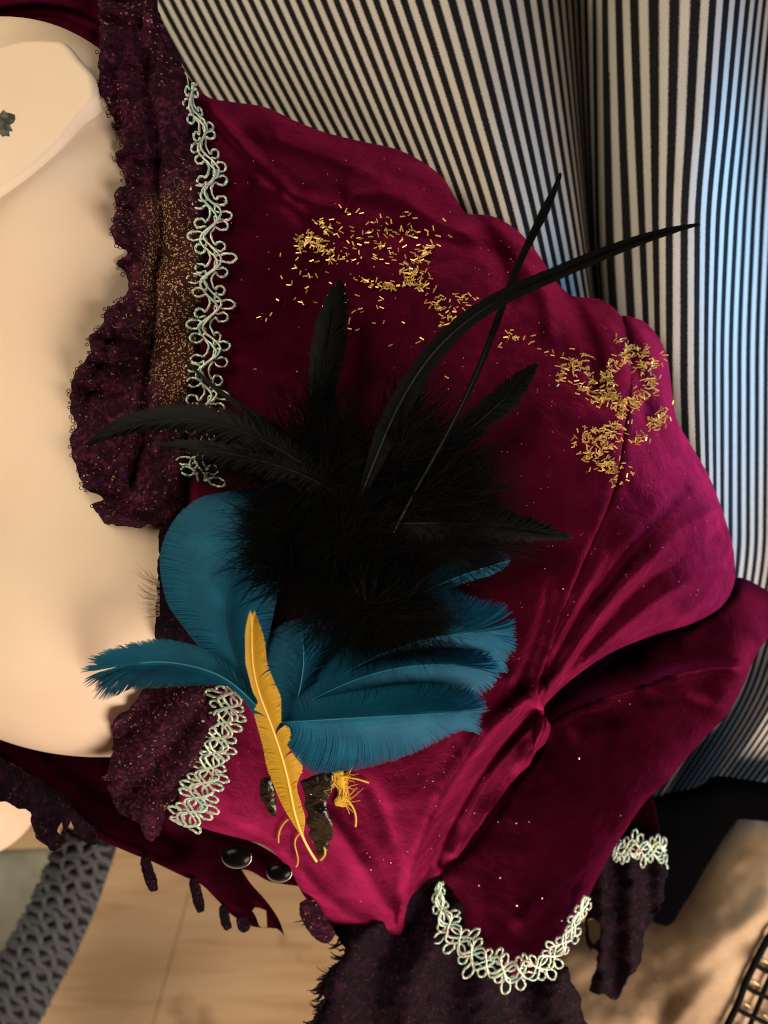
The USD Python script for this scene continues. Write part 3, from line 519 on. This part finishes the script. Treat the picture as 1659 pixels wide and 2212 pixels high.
for mi, ps in rest.items(): obj('loose_glitter', join(ps), M_gold[mi], jacket, smooth=False, kind='stuff')
dust = []
for _ in range(520):
    u, v = rng.uniform(480, 1560), rng.uniform(300, 1960)
    if Bp.buffer(-18).contains(Point(u, v)): dust.append((strip(u, v, rng.uniform(0, 3), rng.uniform(1.2, 2.8), 1.2, .0008, rng.normal(0, .4)), BOXF))
for _ in range(22):
    u, v = rng.uniform(1020, 1480), rng.uniform(1500, 2050)
    if Polygon(Cc).buffer(-25).contains(Point(u, v)): dust.append((strip(u, v, rng.uniform(0, 3), rng.uniform(2, 4.5), 2.4, .0008, rng.normal(0, .4), fun=cf), BOXF))
obj('glitter_dust', join(dust), plain('pink_gold_dust', (0.62, 0.36, 0.26), .4, metallic=.4), jacket, smooth=False, kind='stuff')

# ------------------------------------------------------------------ feather corsage
cors = thing('feather_corsage', 'bunch of teal, black and yellow feathers glued to the chest of the velvet jacket', 'feather corsage')
def sides(rib, wl, wr):
    c = curve(rib, 80); T = np.gradient(c[:, :2], axis=0); T /= np.linalg.norm(T, axis=1, keepdims=True); n = np.c_[-T[:, 1], T[:, 0]]; t = np.linspace(0, 1, 80)
    return [c[:, :2] + n * (sg * np.interp(t, *zip(*w)))[:, None] for sg, w in ((-1, wl), (1, wr))]
def feather(name, rib, left, right, m, mq, n=320, sweep=.22, rib_r=.0005, camber=(.006, .006), fray=.03, label=None, seed=0, cover=2.1, prof=False, gaps=(), loose=0.0, cz=0.0, tipfray=.0):
    """rib: (u, v, depth) from root to tip; left, right: outline of the vane from root to tip. Every barb is a thin ribbon bending from the quill to the outline."""
    rg = np.random.default_rng(seed); c = curve(rib, 240); tt = np.linspace(0, 1, 240)
    T = np.gradient(c[:, :2], axis=0); T /= np.linalg.norm(T, axis=1, keepdims=True)
    if prof: left, right = sides(rib, left, right)
    parts = []
    for si, o in enumerate((left, right)):
        o = pch(o, 300) if len(o) < 80 else np.asarray(o); ol = np.r_[0, np.cumsum(np.linalg.norm(np.diff(o, axis=0), axis=1))]; tot = ol[-1]; ot = ol / tot
        V, Fc = [], []; K = 7; s = np.linspace(0, 1, K)
        for j in range(n):
            te = (j + .5) / n
            if any(g[0] == si and g[1] < te < g[2] for g in gaps): continue
            end = np.array([np.interp(te, ot, o[:, k]) for k in (0, 1)]); ts = np.clip(te * (1 - sweep * (1 - te * .3)) + rg.normal(0, .004), 0, 1)
            b = np.array([np.interp(ts, tt, c[:, k]) for k in range(3)]); tg = np.array([np.interp(ts, tt, T[:, k]) for k in (0, 1)])
            ln = np.linalg.norm(end - b[:2]); cl = math.sin(te * 34 + 3 * math.sin(te * 11 + seed))
            k_ = 1 - fray * abs(rg.standard_normal()) - fray * .6 * max(0, cl) - tipfray * rg.random() * te ** 3
            ctrl = b[:2] + tg * ln * .42 + (end - b[:2]) * .18; e = b[:2] + (end - b[:2]) * k_ + rg.normal(0, loose, 2) * ln
            p = ((1 - s) ** 2)[:, None] * b[:2] + (2 * s * (1 - s))[:, None] * ctrl + (s * s)[:, None] * e
            rel = s * ln / 100.0
            d = b[2] + camber[si] * rel ** 2 + cz * rel + rg.normal(0, .00008) + (.00007 * cl + rg.normal(0, loose * .02)) * s
            q = np.gradient(p, axis=0); q /= np.maximum(np.linalg.norm(q, axis=1, keepdims=True), 1e-9); q = np.c_[-q[:, 1], q[:, 0]]
            hw = tot / n * .5 * cover * np.array([.5, .8, 1, 1.05, 1.05, .95, .3])
            V.append(np.vstack([np.c_[p - q * hw[:, None], d], np.c_[p + q * hw[:, None], d + .00006]])); k0 = 2 * K * len(Fc)
            Fc.append([[k0 + i, k0 + i + 1, k0 + K + 1 + i] for i in range(K - 1)] + [[k0 + i, k0 + K + 1 + i, k0 + K + i] for i in range(K - 1)])
        vv = np.vstack(V); parts.append((W(vv[:, 0], vv[:, 1], vv[:, 2]), np.array(Fc).reshape(-1, 3)))
    vane = obj(name, join(parts), m, cors, smooth=False, label=label)
    cc = c[np.linspace(0, 239, 50).astype(int)]
    obj('quill', tube(W(cc[:, 0], cc[:, 1], cc[:, 2] - rib_r * .6), np.linspace(1, .25, 50) * rib_r, 6), mq, vane, smooth=True)
    return vane
# teal feathers, back to front
feather('teal_feather', [(610, 1590, .385), (640, 1500, .380), (670, 1420, .376), (690, 1330, .374)], [(605, 1590), (560, 1500), (555, 1420), (600, 1350), (690, 1325)], [(620, 1590), (720, 1530), (790, 1450), (780, 1370), (690, 1325)], M_blue, M_bquill, 300, .3, seed=77, rib_r=.0002, fray=.06, loose=.01, label='teal feather lying lowest, seen only in the gap under the black down')
feather('teal_feather', [(880, 1300, .384), (980, 1250, .376), (1060, 1222, .373), (1104, 1210, .374)], [(880, 1290), (940, 1228), (1024, 1200), (1085, 1192), (1104, 1208)], [(890, 1315), (996, 1264), (1060, 1244), (1095, 1226), (1104, 1212)], M_blue, M_bquill, 160, .3, seed=3, fray=.08, label='small teal feather showing its tip beside the black down')
feather('teal_feather', [(545, 1500, .388), (505, 1410, .376), (490, 1320, .366), (505, 1240, .361), (524, 1178, .361), (537, 1114, .364), (540, 1060, .368)], [(540, 1495), (470, 1440), (400, 1360), (356, 1290), (344, 1210), (355, 1160), (395, 1100), (450, 1068), (540, 1058)],
    [(550, 1490), (575, 1400), (605, 1250), (615, 1130), (585, 1068), (540, 1058)], M_blue, M_kquill, 420, .30, seed=4, rib_r=.0004, camber=(.0045, .005), fray=.006, label='broad curled teal feather on the left, edge rolled under')
feather('teal_feather', [(620, 1600, .380), (640, 1520, .374), (655, 1440, .368), (650, 1370, .366)], [(616, 1595), (585, 1500), (590, 1400), (650, 1360)], [(630, 1600), (700, 1520), (720, 1420), (650, 1360)], M_blue, M_bquill, 110, .4, seed=8, fray=.3, loose=.06, cover=.9)
feather('teal_feather', [(640, 1535, .380), (800, 1425, .364), (950, 1375, .357), (1050, 1368, .359), (1118, 1370, .366)], [(640, 1525), (700, 1440), (800, 1360), (900, 1300), (975, 1267), (1038, 1288), (1094, 1300), (1114, 1328), (1120, 1366)],
    [(650, 1540), (800, 1490), (950, 1485), (1062, 1490), (1105, 1464), (1097, 1442), (1119, 1404), (1120, 1370)], M_blue, M_bquill, 420, .30, seed=6, rib_r=.0002, camber=(.006, .016), fray=.015, tipfray=.16, loose=.004, gaps=((0, .93, .945),), label='broad upper right teal feather with a notched rounded end')
feather('teal_feather', [(620, 1545, .377), (740, 1480, .364), (880, 1440, .357), (1000, 1440, .358), (1084, 1462, .364)], [(620, 1540), (700, 1460), (820, 1395), (940, 1380), (1040, 1400), (1088, 1440), (1086, 1460)], [(625, 1550), (760, 1530), (900, 1520), (1010, 1515), (1066, 1492), (1086, 1464)], M_blue, M_bquill, 380, .30, seed=66, rib_r=.0002, camber=(.014, .012), fray=.03, tipfray=.12, loose=.01, label='middle right teal feather, half covered by its neighbours')
feather('teal_feather', [(608, 1560, .374), (700, 1555, .362), (820, 1548, .353), (940, 1542, .351), (1056, 1534, .358)], [(604, 1545), (660, 1490), (735, 1450), (814, 1424), (900, 1438), (982, 1463), (1040, 1495), (1057, 1530)],
    [(608, 1580), (640, 1640), (680, 1674), (760, 1666), (850, 1646), (960, 1600), (1008, 1580), (1046, 1590), (1044, 1554), (1057, 1536)], M_blue, M_bquill, 430, .30, seed=7, rib_r=.00025, camber=(.012, .012), fray=.015, tipfray=.16, loose=.004, label='largest teal feather fanning to the lower right over the magenta velvet')
feather('teal_feather', [(600, 1570, .376), (545, 1515, .370), (480, 1462, .364), (420, 1440, .361), (330, 1430, .361), (262, 1440, .365), (222, 1452, .369)], [(604, 1550), (548, 1495), (500, 1440), (440, 1400), (390, 1385), (340, 1377), (280, 1385), (225, 1402), (182, 1424), (168, 1455)],
    [(590, 1585), (550, 1545), (515, 1500), (482, 1480), (396, 1483), (324, 1489), (274, 1493), (245, 1507), (216, 1516), (180, 1490), (170, 1468)], M_blue, M_bquill, 420, .28, seed=5, fray=.01, tipfray=.28, camber=(.010, .012), label='curved teal feather reaching left across the mannequin skin with a frayed tip')
# black feathers
feather('black_feather', [(700, 1100, .366), (690, 980, .364), (692, 860, .367), (708, 730, .374), (735, 604, .384)], [(690, 1100), (670, 980), (664, 860), (668, 760), (690, 660), (722, 608), (735, 600)], [(710, 1100), (715, 980), (728, 860), (752, 740), (758, 660), (745, 610), (735, 600)], M_black, M_kquill, 260, .2, seed=21, fray=.10, loose=.02, label='wide black feather standing upright below the gold motif')
feather('black_feather', [(930, 1000, .374), (1000, 940, .37), (1080, 870, .371), (1164, 780, .378)], [(0, 10), (.3, 34), (.7, 36), (.92, 18), (1, 2)], [(0, 8), (.3, 32), (.7, 36), (.92, 18), (1, 2)], M_black, M_kquill, 220, .2, seed=24, fray=.12, loose=.02, prof=True, label='greenish black feather pointing at the right gold motif')
feather('black_feather', [(780, 1140, .366), (900, 1130, .358), (1050, 1135, .36), (1160, 1150, .368), (1238, 1162, .374)], [(0, 20), (.4, 50), (.7, 46), (.9, 20), (1, 2)], [(0, 20), (.4, 46), (.7, 34), (.9, 14), (1, 2)], M_black, M_kquill, 260, .2, seed=25, fray=.12, loose=.03, prof=True, label='soft black feather spreading right over the lit velvet')
feather('black_feather', [(760, 1090, .362), (620, 980, .352), (500, 925, .348), (370, 905, .35), (260, 925, .356), (178, 968, .362)], [(0, 8), (.3, 40), (.6, 36), (.85, 20), (1, 2)], [(0, 8), (.3, 36), (.6, 42), (.85, 28), (1, 2)], M_black, M_kquill, 300, .2, seed=26, fray=.12, loose=.02, prof=True, label='black feather reaching left over the lace collar')
feather('black_feather', [(760, 1100, .360), (640, 1020, .352), (520, 985, .350), (420, 965, .352), (330, 960, .356)], [(0, 8), (.3, 40), (.7, 34), (1, 2)], [(0, 8), (.3, 40), (.7, 34), (1, 2)], M_black, M_kquill, 260, .2, seed=27, fray=.2, loose=.03, prof=True)
feather('black_feather', [(660, 1010, .366), (560, 910, .364), (480, 850, .366), (402, 778, .372)], [(0, 26), (.3, 16), (.5, 7), (1, 2)], [(0, 26), (.3, 22), (.5, 8), (1, 2)], M_black, M_kquill, 180, .2, seed=28, prof=True, label='narrow black feather crossing the silver braid')
feather('black_feather', [(840, 980, .372), (880, 900, .372), (905, 860, .374), (917, 836, .376)], [(0, 4), (.5, 20), (1, 3)], [(0, 4), (.5, 22), (1, 3)], feather_mat('olive_feather', (.02, .03, .012), (.05, .07, .028)), M_kquill, 100, .2, seed=29, prof=True, label='small olive feather tucked behind the longest black one')
feather('black_feather', [(850, 1150, .36), (920, 1020, .354), (1000, 870, .352), (1060, 730, .356), (1125, 560, .366), (1180, 450, .376), (1212, 372, .384)], [(0, 2), (.3, 4), (.6, 6), (.78, 6), (.9, 11), (1, 1)], [(0, 2), (.3, 5), (.6, 8), (.78, 7), (.9, 9), (1, 1)], M_black, M_kquill, 260, .05, seed=23, prof=True, label='thin black stripped feather crossing the longest one, with a small leaf tip')
feather('black_feather', [(780, 1070, .358), (850, 900, .350), (930, 770, .346), (1060, 658, .348), (1200, 592, .358), (1360, 527, .372), (1514, 484, .388)], [(0, 6), (.15, 26), (.35, 22), (.6, 18), (.8, 15), (.93, 9), (1, 1)], [(0, 8), (.15, 30), (.28, 27), (.45, 18), (.8, 13), (.93, 8), (1, 1)], M_black, M_kquill, 380, .05, seed=22, prof=True, label='longest black feather, sweeping right across the striped cloth to a point')
# black down
def down(n, ctr, spread, ln, seed, lean=None, w=.8):
    rg = np.random.default_rng(seed); out = []; V, Fc = [], []
    for k in range(n):
        a = rg.uniform(0, 2 * np.pi); rad = rg.random() ** .6
        u0, v0 = ctr[0] + spread[0] * rad * math.cos(a), ctr[1] + spread[1] * rad * math.sin(a)
        h = ln * rg.uniform(.4, 1.1); b = (a + rg.normal(0, .6) if rg.random() < .45 else rg.uniform(0, 2 * np.pi)) if lean is None else lean + rg.normal(0, .5)
        lift = rg.uniform(-.004, .010) * (1.1 - rad); d0 = ctr[2] + .006 * rad - .006 * (1 - rad) * rg.random()
        s = np.linspace(0, 1, 6); cv = rg.normal(0, .5); ang = b + cv * s
        u = u0 + np.cumsum(np.cos(ang)) * h / 6; v = v0 + np.cumsum(np.sin(ang)) * h / 6; d = d0 - lift * s + .008 * s * s * rad + rg.normal(0, .0004, 6)
        wd = w * (1 - .85 * s); nx, ny = -np.sin(ang) * wd, np.cos(ang) * wd
        V.append(np.vstack([np.c_[u - nx, v - ny, d], np.c_[u + nx, v + ny, d + .0001]])); o = 12 * k
        for e in range(5): Fc += [[o + e, o + e + 1, o + 7 + e], [o + e, o + 7 + e, o + 6 + e]]
    vv = np.vstack(V); return W(vv[:, 0], vv[:, 1], vv[:, 2]), np.array(Fc)
obj('black_down', join([down(3200, (745, 1160, .358), (150, 150), 120, 41), down(1500, (700, 1040, .356), (110, 80), 130, 42), down(1900, (890, 1080, .358), (120, 110), 170, 43, lean=-.25), down(1700, (790, 1310, .354), (130, 60), 120, 44), down(1100, (610, 1160, .354), (60, 110), 110, 46, lean=2.9),
     down(900, (600, 1000, .354), (110, 45), 160, 45, lean=3.5), down(500, (860, 970, .352), (60, 80), 190, 47, lean=-1.0), down(500, (960, 1160, .358), (90, 60), 170, 48, lean=.1), down(400, (700, 950, .358), (60, 60), 150, 49, lean=-1.7), down(500, (850, 1330, .353), (90, 40), 140, 50, lean=.5)]),
    M_fluff, cors, smooth=False, kind='stuff', label='tangled black marabou down at the heart of the corsage')
core = trimesh.creation.icosphere(4, 1.0); cv_ = core.vertices; cv_ = cv_ * (1 + .25 * (meshkit.fbm(cv_ * 3 + 5, 3, 2)[:, None] - .5)); core.vertices = C2W(cam(745, 1150, .377) + cv_ * [.030, .034, .010])
if core.volume < 0: core.invert()
obj('down_core', core, M_fluff, cors, smooth=True)
# yellow feather, on top
feather('yellow_feather', [(684, 1860, .412), (649, 1795, .400), (637, 1757, .394), (625, 1699, .384), (611, 1642, .375), (594, 1589, .366), (580, 1550, .361), (560, 1497, .354), (548, 1446, .350), (544, 1386, .346), (544, 1325, .344)],
    [(684, 1860), (668, 1836), (654, 1810), (637, 1786), (608, 1738), (589, 1694), (577, 1661), (563, 1598), (548, 1534), (556, 1516), (546, 1494), (536, 1458), (529, 1422), (529, 1374), (534, 1338), (541, 1317)],
    [(684, 1860), (666, 1826), (656, 1802), (660, 1769), (652, 1738), (642, 1696), (654, 1658), (647, 1630), (632, 1596), (625, 1572), (608, 1556), (608, 1513), (592, 1468), (577, 1424), (575, 1403), (572, 1381), (560, 1345), (550, 1317)],
    M_yellow, M_yquill, 460, .10, cover=2.4, rib_r=.0009, seed=51, fray=.03, camber=(.012, .012), gaps=((1, .43, .45), (1, .545, .565), (1, .765, .775), (0, .60, .615)), label='bright yellow feather lying down the front of the corsage')
# glue, frayed yellow barbs
def blob(pts, d, th, name, m, seed, rag=9, **kw): return obj(name, patch(pts, lambda u, v: jac(u, v) - d, 5, rag=rag, seed=seed, thick=th, curl=.003, curl_w=8, noise=[(10, .0018, seed)]), m, cors, smooth=True, **kw)
blob([(560, 1680), (590, 1690), (600, 1740), (625, 1800), (600, 1790), (565, 1730)], .0015, .002, 'glue_patch', M_glue, 61)
blob([(650, 1690), (720, 1660), (730, 1700), (712, 1740), (722, 1790), (705, 1850), (688, 1862), (672, 1820), (655, 1760)], .002, .003, 'glue_patch', M_glue, 62)
fr = []
rgf = np.random.default_rng(5)
for k in range(34):
    base = (rgf.uniform(716, 748), rgf.uniform(1672, 1740)); a = rgf.normal(.35, .75); ln = rgf.uniform(16, 52); s = np.linspace(0, 1, 8); bend = rgf.normal(0, .5)
    u = base[0] + ln * s * np.cos(a + bend * s); v = base[1] + ln * s * np.sin(a + bend * s); fr.append(tube(W(u, v, jac(u, v) - .004 - .004 * s * rgf.random()), np.linspace(.00042, .00018, 8) * rgf.uniform(.6, 1.4), 5))
for c in ([(735, 1676), (770, 1682), (796, 1690)], [(740, 1720), (765, 1750), (768, 1785)], [(700, 1830), (702, 1845), (692, 1858)]):
    cc = curve(c, 12); fr.append(tube(W(cc[:, 0], cc[:, 1], jac(cc[:, 0], cc[:, 1]) - .005), .0007, 6))
blob([(716, 1668), (735, 1664), (752, 1672), (750, 1700), (758, 1722), (742, 1744), (722, 1738), (728, 1710)], .006, .002, 'frayed_yellow_patch', M_yellow, 64, rag=6)
obj('frayed_yellow_barbs', join(fr), M_yellow, cors, smooth=True, kind='stuff')
wisps = []
for c in ([(622, 1770), (606, 1790), (602, 1820)], [(648, 1800), (638, 1830), (644, 1858), (640, 1872)]):
    cc = curve(c, 14); wisps.append(tube(W(cc[:, 0], cc[:, 1], jac(cc[:, 0], cc[:, 1]) - .004), .0005, 5))
for w_ in wisps: obj('yellow_wisp', w_, M_yellow, cors, smooth=True)
cr = []
for k in range(60):
    t = rgf.random(); a = rgf.normal(np.pi + .45 - .9 * t, .15) ; u0, v0 = 345, 1255 + 75 * t; ln = rgf.uniform(30, 72) * (1 - .4 * t); s = np.linspace(0, 1, 7)
    u = u0 + ln * s * np.cos(a + .3 * s); v = v0 + ln * s * np.sin(a + .3 * s); cr.append(tube(W(u, v, np.full(7, .389) - .004 * s), np.linspace(.00016, .00006, 7), 3))
obj('cream_barbs', join(cr), M_cream, cors, smooth=True, kind='stuff')

# ------------------------------------------------------------------ things beyond
second = thing('velvet_sleeve', 'dark velvet sleeve end with silver braid and lace, hanging behind the jacket cuff', 'sleeve')
sd = lambda u, v: .525 + .00012 * (v - 1780) * .3 + .012 * ((u - 1380) / 90) ** 2
obj('sleeve', patch([(1340, 1720), (1400, 1705), (1415, 1740), (1425, 1800), (1432, 1850), (1290, 1860), (1280, 1800)], sd, 9, thick=.003), M_velvet_dark, second, smooth=True)
obj('lace_frill', patch([(1270, 1840), (1434, 1845), (1440, 1890), (1436, 1930), (1410, 1990), (1392, 2020), (1384, 2080), (1360, 2110), (1330, 2162), (1300, 2150), (1275, 2140), (1284, 2100), (1290, 2080), (1268, 2040), (1262, 1980)], lambda u, v: sd(u, v) - .003 + .004 * np.sin(u / 11), 8, rag=6, seed=71, noise=[(20, .008, 4)],
    holes=[[(1272, 1985), (1290, 1990), (1292, 2030), (1282, 2040), (1272, 2010)], [(1278, 2048), (1288, 2052), (1287, 2072), (1280, 2066)]]), M_lace_dark, second, smooth=True)
obj('silver_braid', braid([(1318, 1838), (1360, 1832), (1400, 1836), (1440, 1838)], lambda u, v: sd(u, v) - .004, 72, 52, 8, off=.004, r=2.6), M_braid, second, smooth=True)
bd = field([(1400, 1700, .56), (1659, 1690, .56), (1450, 1900, .57), (1300, 2000, .58), (1700, 1800, .57), (1250, 2212, .6)])
obj('black_cloth', patch([(1390, 1730), (1448, 1712), (1500, 1702), (1550, 1676), (1600, 1682), (1659, 1690), (1760, 1700), (1760, 1790), (1600, 1770), (1540, 1850), (1480, 1950), (1440, 2000), (1370, 1960), (1340, 1800)], bd, 10, thick=.01, curl=.01, curl_w=20, noise=[(80, .01, 3)]), M_blackcloth, label='plain black cloth between the striped cloth and the tan padded surface', category='cloth')
td = strokes(field([(1700, 1720, .60), (1610, 1720, .60), (1560, 1800, .60), (1470, 1950, .61), (1400, 2100, .615), (1300, 2212, .625), (1659, 1900, .575), (1550, 2050, .58), (1500, 2212, .59), (1659, 2150, .59), (1180, 2050, .66), (1750, 2000, .58)]), [([(1450, 2212), (1540, 2080), (1659, 1960)], 30, .006), ([(1400, 2250), (1500, 2120), (1600, 2040)], 24, -.006)])
obj('tan_cushion', patch([(1590, 1742), (1612, 1722), (1660, 1714), (1780, 1700), (1780, 2290), (1170, 2290), (1180, 2040), (1260, 1990), (1400, 1960), (1470, 1930), (1530, 1840), (1570, 1780)], td, 12, thick=.03, curl=.02, curl_w=30, noise=[(90, .008, 3), (30, .003, 5)]), M_tan, label='blurred tan mottled padding with small dark specks at the lower right', category='cushion')
net = thing('black_net', 'black open cord net with gold glints lying on the tan padding', 'net')
def net_cord(pts, r, lift=.006):
    c = curve(pts, 26); obj('cord', tube(W(c[:, 0], c[:, 1], td(c[:, 0], c[:, 1]) - lift), r, 7), M_cord, net, smooth=True)
edge0 = np.array([(1560, 2250), (1576, 2203), (1592, 2165), (1608, 2123), (1634, 2069), (1662, 2025), (1700, 1985)], float)
for k, r in ((0, .0026), (1, .002), (2, .002), (3, .002)): net_cord(edge0 + np.array([40, 24]) * k + rng.normal(0, 2, edge0.shape), r)
for k in range(6):
    p0 = curve(edge0, 60)[6 + 10 * k, :2]; st = np.array([40, 24])
    net_cord([tuple(p0 + st * t + (0, 4 * math.sin(3 * t))) for t in (0, .5, 1, 2, 3)], .002, .0068)
    for j in range(2):
        g0 = p0 + st * (j + .45) + (3, -16); c = curve([tuple(g0), tuple(g0 + (12, 9))], 5); obj('gold_glint', tube(W(c[:, 0], c[:, 1], td(c[:, 0], c[:, 1]) - .003), .0006, 6), M_gold[2], net, smooth=True)
# grey panel and blue-grey net band, lower left
gd = lambda u, v: .78 + 0 * u
obj('grey_fabric', patch([(-120, 1838), (0, 1836), (110, 1832), (150, 1850), (120, 1950), (60, 2040), (0, 2100), (-120, 2150)], gd, 14, thick=.02, curl=.02, curl_w=30, noise=[(120, .02, 3)]), M_grey, label='blurred pale grey green fabric at the left edge below the mannequin', category='fabric')
bandc = curve([(190, 1810, .70), (150, 1920, .71), (95, 2040, .73), (30, 2150, .75), (-40, 2260, .77)], 60); bt_ = np.gradient(bandc[:, :2], axis=0); bt_ /= np.linalg.norm(bt_, axis=1, keepdims=True); bn = np.c_[-bt_[:, 1], bt_[:, 0]]
bwid = np.interp(np.linspace(0, 1, 60), [0, .3, .6, 1], [62, 66, 70, 84])
band = thing('net_band', 'blurred blue grey open net band curving down at the lower left', 'net band')
def bpt(t, n): 
    i = t * 59; p = np.stack([np.interp(i, np.arange(60), bandc[:, k]) for k in range(3)], -1); q = np.stack([np.interp(i, np.arange(60), bn[:, k]) for k in (0, 1)], -1); w = np.interp(i, np.arange(60), bwid)
    return W(p[..., 0] + q[..., 0] * n * w, p[..., 1] + q[..., 1] * n * w, p[..., 2] + .010 * n * n)
tg_, ng_ = np.meshgrid(np.linspace(0, 1, 60), np.linspace(-1, 1, 17), indexing='ij'); fr0 = bpt(tg_, ng_).reshape(-1, 3) + FW * .003
ii = np.arange(60 * 17).reshape(60, 17); q = np.stack([ii[:-1, :-1], ii[1:, :-1], ii[1:, 1:], ii[:-1, 1:]], -1).reshape(-1, 4); NN = len(fr0)
edge = np.r_[ii[0, :], ii[1:, -1], ii[-1, -2::-1], ii[-2:0:-1, 0]]; e2 = np.roll(edge, -1)
obj('band_lining', (np.vstack([fr0, fr0 + FW * .004]), np.vstack([q, q[:, ::-1] + NN, np.stack([edge, e2, e2 + NN, edge + NN], -1)])), M_meshback, band, smooth=True)
th_ = []
for k in np.arange(-5, 34, 1.7):
    for sgn in (1, -1):
        n = np.linspace(-1, 1, 26); t = (k + sgn * n * 2.2 + .0) / 28 + .0 * n + .01 * np.sin(n * 9 + k) ; ok = (t >= 0) & (t <= 1)
        if ok.sum() > 3: th_.append(tube(bpt(t[ok], n[ok]), .0032, 6))
obj('net_threads', join(th_), M_mesh, band, smooth=True, kind='stuff')
